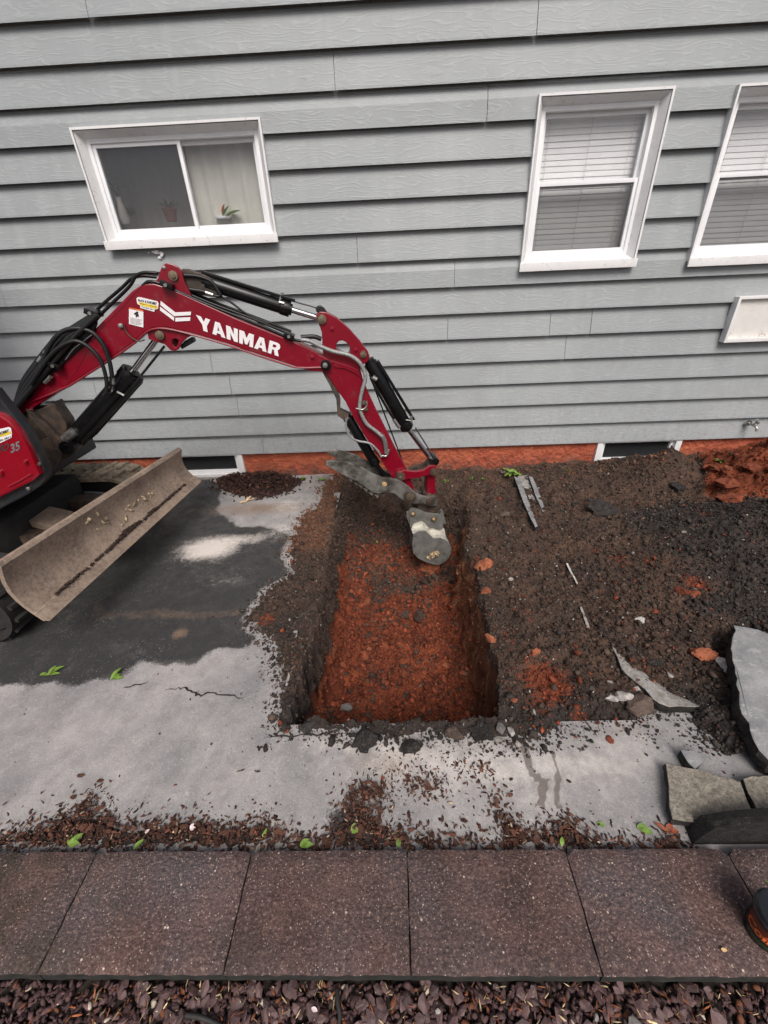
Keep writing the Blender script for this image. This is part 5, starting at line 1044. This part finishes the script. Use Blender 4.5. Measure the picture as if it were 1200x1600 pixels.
# hoses and pipes
def hose(pts, r, mat='rubber', off=-.09, name='hose', parent=boom, rib=0, n=8, seg=8):
    P = [A(p[0], p[1], p[2] if len(p) > 2 else off) for p in pts]; return MB().tube(catmull(P, n), r, seg, 0, rib).build(name, MS[mat], parent, smooth=60)
hose([(118, 585), (140, 545), (158, 515), (190, 483), (224, 446), (236, 440), (252, 444), (283, 458), (330, 478), (400, 506), (452, 528), (470, 533)], .0085, 'black', -.062, 'steel_pipe')
hose([(105, 580), (128, 540), (150, 500), (200, 450), (212, 432), (226, 426), (246, 427)], .0085, 'black', -.02, 'steel_pipe')
hose([(98, 570), (120, 530), (148, 488), (190, 450), (205, 436), (222, 431), (244, 433)], .0085, 'black', .03, 'steel_pipe')
hose([(285, 455), (330, 474), (400, 500), (452, 522)], .008, 'black', -.035, 'steel_pipe'); hose([(290, 452), (340, 474), (400, 496), (455, 518)], .008, 'black', .02, 'steel_pipe')
hose([(300, 441), (325, 452), (360, 472), (385, 490), (420, 505)], .006, 'rubber', -.02)
for (x, y, o_) in ((147, 488, -.02), (90, 569, -.07), (263, 445, -.066), (452, 524, -.05)):
    p = A(x, y, o_); MB().obox(p, BD*.028-UP*.014, BN*.05, UP*.013+BD*.006).build('pipe_clamp', MS['black'], boom, bevel=.003); MB().cyl(p-BN*.058, p-BN*.045, .009, 10).build('bolt', MS['zinc'], boom)
plate('black_plate', [(40, 618), (60, 590), (92, 548), (118, 520), (146, 500), (152, 506), (140, 530), (112, 556), (86, 580), (60, 602), (46, 624)], -.085, -.073, MS['black'], boom, rnd=2)  # black plate filling out the dark mass of hoses
for k, (dx, o_) in enumerate(((0, -.09), (8, -.10), (-7, -.06), (-14, -.03), (-20, .02), (-3, .0), (-10, .05))):
    hose([(16, 652), (30+dx*.3, 628), (50+dx*.7, 598+dx*.2), (80+dx, 560), (105+dx, 530), (130+dx*.6, 508), (150+dx*.3, 492)], .0135 if k < 4 else .010, 'rubber', o_, rib=.06 if k % 2 else 0)
hose([(60, 590), (75, 545), (95, 520), (120, 513), (145, 520), (162, 540), (171, 565), (175, 590), (172, 602)], .012, 'rubber', -.10, rib=.08, n=12); hose([(172, 602), (170, 612)], .010, 'rubber', -.09)
hose([(48, 600), (75, 560), (97, 540), (120, 533), (142, 545), (158, 565), (166, 592), (166, 610), (162, 618)], .011, 'rubber', -.12)
hose([(176, 590), (177, 600)], .011, 'zinc', -.10, 'fitting'); hose([(171, 598), (167, 606)], .012, 'zinc', -.10, 'fitting')
for (a, b) in (((56, 594), (63, 586)), ((62, 582), (70, 575)), ((70, 598), (80, 588)), ((70, 552), (75, 546)), ((60, 565), (65, 558))): hose([a, b], .011, 'zinc', -.095, 'fitting', n=2, seg=12)
hose([(75, 585), (90, 572), (108, 556), (128, 540), (140, 528)], .008, 'black', -.076, 'steel_pipe'); hose([(66, 578), (84, 562), (110, 535), (146, 494)], .008, 'black', -.074, 'steel_pipe')
hose([(102, 562), (115, 545), (145, 522)], .004, 'chrome', -.085, 'grease_line'); hose([(192, 505), (200, 522), (215, 533), (226, 531)], .0035, 'cast', -.085, 'grease_line')
hose([(288, 430), (310, 432), (330, 440), (341, 455), (345, 463)], .010, 'rubber', -.04); hose([(296, 452), (315, 455), (325, 458)], .010, 'rubber', -.045); hose([(321, 457), (333, 461)], .011, 'zinc', -.05, 'fitting'); hose([(333, 461), (342, 463), (347, 459)], .007, 'black', -.05, 'fitting')
hose([(470, 531), (484, 533), (500, 541), (520, 549), (545, 555), (562, 567), (571, 588), (566, 610), (562, 632), (564, 645), (573, 662), (588, 674), (597, 682)], .0125, 'sleeve', -.085, 'sleeved_hose', n=10); hose([(597, 680), (602, 692), (604, 708)], .016, 'zinc', -.075, 'fitting', seg=10); hose([(596, 712), (604, 712), (608, 702)], .008, 'zinc', -.08, 'fitting')
hose([(556, 638), (566, 640), (573, 634), (573, 626)], .005, 'zinc', -.10, 'clamp'); hose([(541, 655), (541, 668), (548, 683), (560, 689), (578, 693), (590, 704), (596, 714)], .008, 'sleeve', -.08, 'sleeved_hose')
hose([(544, 652), (541, 658)], .011, 'zinc', -.08, 'fitting'); hose([(470, 527), (490, 526), (502, 530)], .014, 'rubber', -.0)
# swing bracket
sb = plate('swing_bracket', [(22, 646), (40, 640), (60, 640), (82, 630), (88, 640), (98, 654), (104, 664), (104, 680), (114, 694), (112, 712), (96, 718), (72, 716), (50, 700)], -.05, .06, MS['cast'], ex, rnd=2, bevel=.006)
plate('bracket_rib', [(40, 640), (46, 642), (62, 655), (80, 672), (96, 690), (106, 702), (98, 706), (84, 694), (66, 674), (48, 656)], -.09, -.05, MS['cast'], sb, rnd=2); pinc(104, 700, 11, -.10, .08, 'black', parent=sb); plate('bracket_foot', [(62, 690), (80, 686), (96, 700), (94, 722), (78, 730), (66, 720)], -.08, .08, MS['cast'], sb, rnd=2)
hose([(17, 638), (30, 655), (44, 672), (49, 672), (38, 655), (28, 645)], .004, 'chrome', -.14, 'wire_bail', ex)
# red hood panel and its dark rim (front right corner of the machine)
YP = 1.93
def yplate(name, outline, y0, y1, mat, parent, bevel=.01, yt=None, rnd=0):
    pts = rnd_poly(outline, rnd) if rnd else outline
    pts = [at(x, y, 1, yt or y0) for x, y in pts]; me = curve_mesh([[(p[0], p[2]) for p in pts]], y1-y0, bevel)
    n = len(me.vertices); co = np.empty(n*3); me.vertices.foreach_get('co', co); co = co.reshape(-1, 3); W = np.c_[co[:, 0], (y0+y1)/2-co[:, 2], co[:, 1]]; me.vertices.foreach_set('co', W.ravel()); finish(me, 35); return link_mesh(name, me, mat, parent)
hood = yplate('hood_panel', [(-260, 618), (-130, 622), (-60, 632), (0, 648), (14, 657), (30, 675), (45, 702), (56, 728), (62, 742), (52, 752), (20, 768), (0, 778), (-130, 824), (-260, 880)], YP, YP+.05, MS['red2'], ex, bevel=.012)
rim = yplate('hood_rim', [(-270, 585), (-140, 590), (-60, 596), (0, 606), (9, 618), (22, 634), (46, 664), (58, 686), (66, 702), (78, 728), (80, 744), (70, 756), (44, 772), (20, 784), (0, 796), (-140, 850), (-270, 905)], YP+.03, YP+.085, MS['hood'], ex, bevel=.008, yt=YP+.07)
def YQ(x, y, d=-.002): return at(x, y, 1, YP+d)
def bolt(x, y, r, y0, name='bolt', mat='zinc', parent=ex): p = at(x, y, 1, y0); return MB().cyl(p, p+np.array([0, -.012, 0]), r, 14).cyl(p+np.array([0, -.012, 0]), p+np.array([0, -.018, 0]), r*.5, 10).build(name, MS[mat], parent, bevel=.001)
bolt(62, 724, .010, YP+.03, parent=rim); bolt(46, 762, .011, YP+.03, parent=rim); bolt(41, 721, .011, YP, 'hood_catch', 'red2', hood); bolt(1, 738, .016, YP, 'hood_catch', 'red2', hood)
MB().tube([YQ(14, 760, .0), YQ(30, 752, .0), YQ(50, 740, .0)], .006, 8).build('pressed_rib', MS['red2'], hood)
s2 = lambda L: [(x/7.27, y/7.27+600) for x, y in L]
st = decal('dealer_sticker', s2([(-130, 560), (0, 510), (100, 488), (125, 500), (135, 560), (130, 610), (15, 665), (-130, 700)]), MS['decal'], hood, f=YQ); decal('yellow_band', s2([(-130, 610), (120, 535), (125, 565), (-130, 640)]), MS['yellow'], st, f=lambda x, y: YQ(x, y, -.003))
q = lambda x, y, d=-.004: at(x/7.27, y/7.27+600, 1, YP+d)
text_mesh('print', 'BUCK & KNOBBY', q(-170, 635), q(100, 545), q(-175, 600), q(98, 512), MS['ink'], st, bold=.03); text_mesh('print', '734-856-2811', q(-100, 690), q(120, 610), q(-100, 665), q(118, 590), MS['ink'], st, bold=.02)
text_mesh('lettering', 'ViO', q(-40, 790, -.002), q(100, 750, -.002), q(-30, 700, -.002), q(105, 670, -.002), MS['dgrey'], hood, bold=.02, shear=.2); text_mesh('lettering', '35', q(125, 790, -.002), q(232, 745, -.002), q(110, 690, -.002), q(218, 645, -.002), MS['lgrey'], hood, bold=.03, shear=.1)
# upper body, canopy and undercarriage, mostly beyond the left edge
MB().box(-3.9, -2.42, YP+.09, 2.15, .62, 1.02).build('side_box', MS['hood'], ex, bevel=.04)
ub = MB(); ub.box(-3.95, -2.35, YP+.27, 3.05, .52, .70); ub.build('deck', MS['hood'], ex, bevel=.02)
MB().box(-3.95, -3.1, 1.75, 3.0, .70, 1.15).build('engine_cover', MS['red2'], ex, bevel=.06); MB().box(-2.62, -2.30, 2.2, 2.62, .62, .95).build('boom_mount', MS['cast'], ex, bevel=.03)
for x, y in ((-3.85, 1.85), (-3.85, 2.95), (-3.15, 1.85), (-3.15, 2.95)): MB().box(x-.03, x+.03, y-.03, y+.03, .7, 2.3).build('canopy_post', MS['black'], ex, bevel=.01)
MB().box(-4.0, -3.0, 1.7, 3.1, 2.3, 2.37).build('canopy', MS['black'], ex, bevel=.03); MB().box(-3.7, -3.3, 2.2, 2.7, 1.15, 1.3).build('seat', MS['rubber'], ex, bevel=.04)
def track(y0, x0, x1, z0, z1, mt='track'):
    w_ = .30; r = (z1-z0)/2-.018; zc = (z0+z1)/2; pts = []
    L = x1-x0-2*r
    def path(s):
        P_ = 2*L+2*PI*r; s %= P_
        if s < L: return np.array([x0+r+s, 0, zc+r]), 0.
        s -= L
        if s < PI*r: a = s/r; return np.array([x1-r+r*math.sin(a), 0, zc+r*math.cos(a)]), a
        s -= PI*r
        if s < L: return np.array([x1-r-s, 0, zc-r]), PI
        s -= L; a = PI+s/r; return np.array([x0+r+r*math.sin(a), 0, zc+r*math.cos(a)]), a
    P_ = 2*L+2*PI*r; n = 90; m_ = MB(); vs = []
    for i in range(n):
        p, a = path(P_*i/n); nn = np.array([math.sin(a), 0, math.cos(a)])
        for yy, dd in ((y0, 0), (y0+w_, 0), (y0+w_, -.03), (y0, -.03)): vs.append(p+nn*dd+np.array([0, yy, 0]))
    fs = [(4*i+k, 4*i+(k+1) % 4, 4*((i+1) % n)+(k+1) % 4, 4*((i+1) % n)+k) for i in range(n) for k in range(4)]
    m_.add(vs, fs); tr = m_.build('track', MS[mt], ex, smooth=40)
    k = 44; lug = MB().add([(-.022, -.13, 0), (.008, -.13, 0), (.022, .0, 0), (-.008, 0, 0), (-.016, -.13, .02), (.004, -.13, .02), (.016, 0, .02), (-.004, 0, .02)], [(0, 1, 5, 4), (1, 2, 6, 5), (2, 3, 7, 6), (3, 0, 4, 7), (4, 5, 6, 7)])
    first = None
    for i in range(k):
        for sgn in (1, -1):
            p, a = path(P_*(i+(.5 if sgn < 0 else 0))/k)
            if first is None: first = lug.build('tread_block', MS[mt], tr, smooth=0, origin=(0, 0, 0)); ob = first
            else: ob = first.copy(); COL.objects.link(ob)
            ob.location = Vector(p+np.array([0, y0+w_/2, 0]))-wloc(tr); ob.rotation_euler = Euler((0, a, 0)); ob.scale = (1, sgn, 1) if False else (1, 1, 1)
            if sgn < 0: ob.rotation_euler = (Matrix.Rotation(a, 3, 'Y') @ Matrix.Rotation(PI, 3, 'Z')).to_euler()
    m_ = MB(); m_.box(x0+r, x1-r, y0+.06, y0+w_-.06, z0+.06, z1-.09)
    for xx in (x0+r, x1-r): m_.cyl((xx, y0+.05, zc), (xx, y0+w_-.05, zc), r*.8, 24)
    for j in range(3): m_.cyl((x0+r+L*(j+.5)/3, y0+.04, z0+.09), (x0+r+L*(j+.5)/3, y0+w_-.04, z0+.09), .055, 16)
    m_.build('track_frame', MS['trackin'], ex, bevel=.006)
    rail = [path(P_*i/120)[0]+np.array([0, y0+.015, 0])-np.array([math.sin(path(P_*i/120)[1]), 0, math.cos(path(P_*i/120)[1])])*.05 for i in range(0, 60)]
    return tr
ft = at(130, 741, 1, 2.98); print('far track', ft, 'near', at(20, 845, 1, 1.75))
track(2.86, -3.75, -2.03, float(G(2.9))+.0, .36); track(1.60, -3.75, -2.10, float(G(1.7)), .36, 'trackin')  # near track darker: shade under the machine put into its colour
for yy in (2.84, 1.87): MB().tube(catmull([(-2.9, yy, .22), (-2.6, yy, .235), (-2.3, yy, .22), (-2.12, yy, .16)], 6), .012, 8).build('track_highlight', MS['sleeve'], ex)  # grey tubes stand for the highlight along the track frame edges
MB().box(-3.4, -2.4, 1.95, 2.80, .10, .42).build('undercarriage', MS['trackin'], ex, bevel=.03); MB().cyl((-2.95, 2.37, .40), (-2.95, 2.37, .53), .38, 40).build('slew_ring', MS['trackin'], ex)
# blade arms (flat plates) and blade
def hplate(name, pts, z, th_, mat, parent):
    P = [at(x, y, 2, z) for x, y in pts]; m_ = MB(); n = len(P); B = [p-np.array([0, 0, th_]) for p in P]; m_.add(P+B, [tuple(range(n)), tuple(range(n, 2*n))[::-1]]+[(i, (i+1) % n, n+(i+1) % n, n+i) for i in range(n)]); return m_.build(name, mat, parent, bevel=.004)
ba = hplate('blade_arm', [(10, 806), (46, 784), (114, 799), (83, 822)], .33, .05, MS['blade'], ex)
bolt2 = [MB().cyl(at(x, y, 2, .31), at(x, y, 2, .31)+np.array([.0, -.012, 0]), .01, 12).build('bolt', MS['zinc'], ba) for x, y in ((38, 813), (67, 820))]
MB().box(-2.6, -1.90, 2.15, 2.25, .18, .28).build('blade_arm', MS['cast'], ex, bevel=.01); MB().box(-2.6, -1.92, 2.62, 2.72, .18, .28).build('blade_arm', MS['cast'], ex, bevel=.01); MB().cyl((-1.94, 2.35, .30), (-1.80, 2.36, .30), .045, 18).build('blade_pivot', MS['blade'], ex)
YF, YN = 3.10, 1.50
bf = at(313, 752, 1, YF); tf = at(284, 703, 1, YF); bn_ = at(74, 970, 1, YN); tn = at(2, 886, 1, YN); print('blade', bf, tf, bn_, tn)
def blade():
    # section from the cutting edge up the curved moldboard to the rolled top
    prof = [(0, 0), (.035, .045), (.045, .06), (.035, .085), (.004, .13), (-.02, .18), (-.028, .235), (-.018, .285), (.012, .325)]
    zl = .325; n = len(prof); m_ = MB(); secs = []
    for t in np.linspace(0, 1, 14):
        b = bn_+(bf-bn_)*t; tp_ = tn+(tf-tn)*t; dz_ = (tp_-b); rows_ = []
        for (u, v) in prof:
            s = v/zl; p = b+np.array([0, 0, dz_[2]])*s+np.array([dz_[0]*s, 0, 0]); cu_ = -.055*math.sin(PI*s)
            if v == 0: cu_ = 0
            rows_.append(p+np.array([cu_+(.0 if s < .2 else 0), 0, 0]))
        # rolled lip
        for a in (0, 60, 120, 180, 230): rows_.append(tp_+np.array([-.022+.022*math.cos(math.radians(a)), 0, .022*math.sin(math.radians(a))]))
        back = [rows_[i]+np.array([-.022, 0, 0]) for i in range(len(prof)-1, -1, -1)]
        secs.append(rows_+back)
    k = len(secs[0]); vs = [p for s in secs for p in s]; fs = []
    for i in range(13):
        for j in range(k): a = i*k+j; b = i*k+(j+1) % k; fs.append((a, b, b+k, a+k))
    fs += [tuple(range(k))[::-1], tuple(13*k+j for j in range(k))]; m_.add(vs, fs); return m_.build('dozer_blade', MS['blade'], ex, smooth=40)
bl = blade()
def on_blade(t, s, out=.0):
    b = bn_+(bf-bn_)*t; tp_ = tn+(tf-tn)*t; dd = tp_-b; return b+dd*s*np.array([1, 0, 1])+np.array([-.055*math.sin(PI*s)+out, 0, 0])
m_ = MB(); c0, c1_ = [], []
for t in np.linspace(0, 1, 12):
    a = on_blade(t, -.0, .012); b = on_blade(t, .17, .014); c = on_blade(t, .17, .0); d = on_blade(t, .0, -.004); c0.append([a, b, c, d])
m_.add([p for q_ in c0 for p in q_], [(4*i+k, 4*i+(k+1) % 4, 4*i+4+(k+1) % 4, 4*i+4+k) for i in range(11) for k in range(4)]+[(3, 2, 1, 0), (44, 45, 46, 47)]); m_.build('cutting_edge', MS['blade'], bl, smooth=0)
N = 1500; t = np.clip(.08+.82*rs.rand(N), 0, 1); wd = .12+.5*np.abs(np.sin(t*9+1))+1.5*np.exp(-((t-.47)/.07)**2)+.9*np.exp(-((t-.62)/.03)**2); kp = rs.rand(N) < np.clip(wd*.9, .15, 1)*(1-.8*(np.abs(t-.55) < .012)); t = t[kp]; wd = wd[kp]; N = len(t); PP = np.array([on_blade(tt, .185+.035*ww*rr__, .012+.01*rr2) for tt, ww, rr__, rr2 in zip(t, wd, rs.rand(N), rs.rand(N))])
V, T, C = crumbs(PP, rs.uniform(.003, .011, N), np.array([[.032, .020, .016]])*np.exp(.3*rs.normal(size=(N, 1)))); o = fast_tris('caught_soil', V, T, MS['crumb'], bl, dict(col=C)); o['kind'] = 'stuff'
N = 30; ci = [(.42, .62), (.55, .5), (.62, .55), (.7, .5), (.48, .42), (.35, .8)]; PP = np.array([on_blade(ci[i % 6][0]+.02*rs.normal(), ci[i % 6][1]+.05*rs.normal(), .004) for i in range(N)])
V, T, C = crumbs(PP, rs.uniform(.010, .020, N), np.array([[.42, .33, .22]])*np.exp(.2*rs.normal(size=(N, 1))), (1, .7, .3), .4); fast_tris('dried_mud', V, T, MS['crumb'], bl, dict(col=C))['kind'] = 'stuff'

# ================================================================== SMALL THINGS
def leaf_thing(px, py, spec, mat, label, name='green_leaf', cat='leaf', lift=.006, pt=None):
    p = sp(px, py) if pt is None else pt; root = empty(name, p, label, cat)
    for k, (ang, L, W, rise) in enumerate(spec):
        L *= .82; W *= .72
        m_ = MB(); leafm(m_, p+np.array([0, 0, lift]), (math.cos(ang), math.sin(ang), rise), L, W, .5, 7); m_.build('leaf', mat, root, smooth=80, fix=False)
    return root
lf = MS['leaf']
leaf_thing(76, 1056, [(.75, .095, .036, .35), (.2, .07, .028, .2), (3.0, .07, .03, .15), (1.3, .07, .03, .5)], lf, 'sprig of long green leaves on the black asphalt, left of the other sprig')
leaf_thing(174, 1062, [(1.1, .085, .032, .5), (.1, .08, .03, .2), (.6, .06, .028, .3)], lf, 'sprig of green leaves where the black asphalt meets the pale driveway')
leaf_thing(112, 1325, [(.9, .06, .03, .3), (.1, .05, .03, .5), (2., .045, .022, .2)], lf, 'green leaves in the mulch, leftmost along the pavers', lift=.02)
leaf_thing(210, 1330, [(.9, .05, .022, .3)], lf, 'single upright green leaf in the mulch between the two left paver joints', lift=.012)
leaf_thing(470, 1325, [(.1, .055, .03, .2), (.5, .045, .025, .5)], lf, 'two green leaves at the paver edge, left of the middle joint', lift=.018)
leaf_thing(550, 1305, [(.7, .05, .045, .2)], lf, 'broad round green leaf in the mulch near the middle', lift=.02)
leaf_thing(622, 1328, [(1.4, .035, .025, .4)], lf, 'small green leaf standing at the middle paver joint', lift=.018)
leaf_thing(412, 1310, [(1.2, .035, .014, .5), (1.8, .03, .012, .5)], lf, 'thin green shoot in the mulch left of the round leaf', lift=.012)
leaf_thing(932, 1288, [(-.2, .04, .022, .1)], lf, 'small green leaf on the pale driveway, left of the curled one')
leaf_thing(995, 1294, [(-.4, .06, .035, .3), (.2, .04, .02, .4)], lf, 'curled green leaf beside the red brown leaves')
leaf_thing(876, 1326, [(1.2, .035, .02, .4)], lf, 'tiny green leaf on the paver edge right of the middle', lift=.02)
leaf_thing(1172, 1392, [(-.9, .07, .008, .1), (-1.1, .05, .006, .1)], MS['weed'], 'thin blade of grass in the paver joint beside the cup', 'grass_blade', 'grass', pt=np.array([1.10, .52, .0]))
leaf_thing(590, 850, [(.9, .06, .02, .5), (1.9, .05, .02, .6), (.2, .045, .018, .4)], lf, 'pale green sprig lying on the soil inside the pit')
leaf_thing(1040, 1300, [(.6, .05, .025, .3), (2.4, .05, .022, .4), (0, .055, .03, .2)], MS['rleaf'], 'cluster of red brown leaves between the curled green leaf and the tan slab', 'dry_leaf')
leaf_thing(1020, 1320, [(-.5, .055, .018, .1)], MS['rleaf'], 'bright red brown leaf lying below the curled green leaf', 'dry_leaf'); leaf_thing(1068, 1290, [(.1, .045, .03, .3)], MS['rleaf'], 'red brown leaf nearest the tan slab', 'dry_leaf')
leaf_thing(402, 1204+4, [(.3, .02, .008, .3), (2.6, .02, .006, .3), (1.2, .014, .006, .5)], MS['stick'], 'tiny dark curled scrap alone on the pale driveway', 'dry_leaf')
leaf_thing(376, 1206, [(.2, .025, .01, .5), (3.3, .02, .007, .3)], MS['bark'], 'dark curled leaf scrap on the open pale driveway', 'dry_leaf')
leaf_thing(300, 1300, [(.0, .03, .02, .6), (1.2, .025, .018, .4)], MS['petal'], 'pale pink petal in the mulch', 'petal', 'petal', lift=.022); leaf_thing(230, 1306, [(.8, .02, .014, .4)], MS['petal'], 'small white petal in the mulch left of the pink one', 'petal', 'petal', lift=.02)
leaf_thing(385, 785, [(.9, .1, .045, .8), (.3, .13, .02, .5), (3.4, .09, .05, .1)], MS['dry'], 'crumpled tan leaf in front of the dark leaf heap', 'dry_leaf')
leaf_thing(0, 0, [(-.3, .022, .014, .1)], MS['petal'], 'large whitish petal on the slate chips below the pavers', 'petal', 'petal', pt=np.array([-.272, .275, -.088]))
rock_thing('stone', 0, 0, 1, 1, MS['whiterock'], '', '', seed=1) if False else None
def free_rock(name, loc, s, mat, label, cat, seed, sq=(1, .7, .5), rz=0):
    me = rock_mesh(seed, 2, 7, .06, sq); me.materials.append(mat); me.shade_smooth(); me.set_sharp_from_angle(angle=.5); ob = bpy.data.objects.new(name, me); COL.objects.link(ob); ob.location = loc; ob.scale = (s, s, s); ob.rotation_euler = (.1, .1, rz); return tag(ob, label, cat)
free_rock('stone', (.60, .255, -.088), .022, MS['greyrock'], 'pale greenish grey stone among the slate chips at the lower right', 'stone', 901); free_rock('stone', (.50, .262, -.086), .012, MS['whiterock'], 'white chip among the slate chips left of the grey stone', 'stone', 902)
free_rock('stone', (.075, .272, -.088), .009, MS['whiterock'], 'small white chip among the slate chips near the middle', 'stone', 903); free_rock('stone', (.0, .345, .004), .004, MS['mudc'], 'yellow pebble', 'pebble', 904) if False else None
free_rock('stone', (.875, .37, .006), .009, MS['mudc'], 'pale yellow pebble on the paver in front of the cup', 'pebble', 905)
tw = MB().tube(catmull([(-.205, .31, -.085), (-.20, .285, -.082), (-.192, .262, -.083), (-.195, .24, -.085)], 6), .006, 7, 0, .15).build('twig', MS['stick'], smooth=60); tag(tw, 'thick black twig on the slate chips near the middle', 'twig')
tw = MB().tube(catmull([(-.62, .262, -.085), (-.58, .258, -.08), (-.54, .25, -.084), (-.50, .238, -.088)], 6), .006, 7, 0, .15).build('twig', MS['stick'], smooth=60); tag(tw, 'thick black twig on the slate chips at the lower left', 'twig')
# weeds along the wall
def weed(px, py, n, L, W, label, rise=(.6, 1.6), mat=None, name='weed'):
    p = sp(px, py); root = empty(name, p, label, 'weed', 'weeds along the foot of the wall')
    for k in range(n):
        a = random.uniform(0, 6.28); l = L*random.uniform(.6, 1.1); m_ = MB(); leafm(m_, p+np.array([random.uniform(-.02, .02)*L*14, random.uniform(-.4, .2)*.03, -.005]), (math.cos(a), math.sin(a)*.7, random.uniform(*rise)), l, W*random.uniform(.7, 1.2), 1.0, 5); m_.build('leaf', mat or MS['weed'], root, smooth=80, fix=False)
weed(802, 742, 14, .15, .04, 'bright green broad leaved weed by the sawn strips at the wall', mat=MS['leaf'])
weed(440, 752, 26, .06, .02, 'low green weeds at the wall right of the leaf heap'); weed(475, 748, 26, .06, .02, 'low green weeds at the wall left of the thumb'); weed(503, 750, 22, .055, .018, 'low green weeds at the wall right behind the thumb')
weed(696, 752, 16, .05, .014, 'small weeds at the wall right of the bucket linkage'); weed(735, 748, 22, .05, .018, 'small weeds above the right far corner of the pit'); weed(756, 748, 14, .05, .018, 'small pale weeds between the pit corner and the broad leaved weed')
weed(886, 735, 10, .05, .012, 'tiny weed at the wall left of the basement window'); weed(1128, 722, 14, .08, .016, 'small yellow green weed at the wall above the red heap', mat=MS['leaf'])
# coffee cup
cp = at(1222, 1462, 2, 0.); CUPX, CUPY = 1.012, .407; cx_, cy_ = CUPX, CUPY
cup = empty('coffee_cup', (cx_, cy_, 0), 'black lidded paper coffee cup with orange lettering standing on the pavers', 'cup')
H = .118
MB().lathe((cx_, cy_, 0), [(.046, .0), (.047, .002), (.0585, H), (.0575, H)], 48).build('body', MS['cupb'], cup)
def cupmap(a0, a1, z0, z1, dr):
    def f(a, b):
        th = np.radians(a0+(a1-a0)*a); z = z0+(z1-z0)*b; r = .047+(.0585-.047)*z/H+dr; return np.c_[cx_+r*np.cos(th), cy_+r*np.sin(th), z]
    return f
def band(name, a0, a1, z0, z1, dr, mat):
    f = cupmap(a0, a1, z0, z1, dr); n = 40; a = np.linspace(0, 1, n); m_ = MB(); m_.add(np.r_[f(a, np.zeros(n)), f(a, np.ones(n))], [(i, i+1, n+i+1, n+i) for i in range(n-1)]); m_.build(name, mat, cup, smooth=60, fix=False)
band('red_print', 150, 300, .040, .100, .0004, MS['cupr']); band('green_print', 165, 300, .018, .032, .0004, MS['cupg'])
text_mesh('lettering', 'Coffee', cupmap(158, 268, .044, .080, .0012), 0, 0, 0, MS['cupo'], cup, bold=.04)
text_mesh('lettering', 'FRESH BREWED', cupmap(190, 280, .077, .083, .0012), 0, 0, 0, MS['cupo'], cup, bold=.0) if False else None
MB().lathe((cx_, cy_, 0), [(.0595, H-.009), (.0625, H-.007), (.0625, H+.001), (.0600, H+.003), (.0590, H+.011), (.0565, H+.015), (.0525, H+.0155), (.050, H+.008), (.0, H+.008)], 48).build('lid', MS['lid'], cup, smooth=40)
MB().box(cx_-.052, cx_-.047, cy_-.022, cy_-.006, H+.0145, H+.0165).build('sip_hole', MS['ink'], cup)
print('objects', len(bpy.data.objects), 'tris', sum(len(m.polygons) for m in bpy.data.meshes))
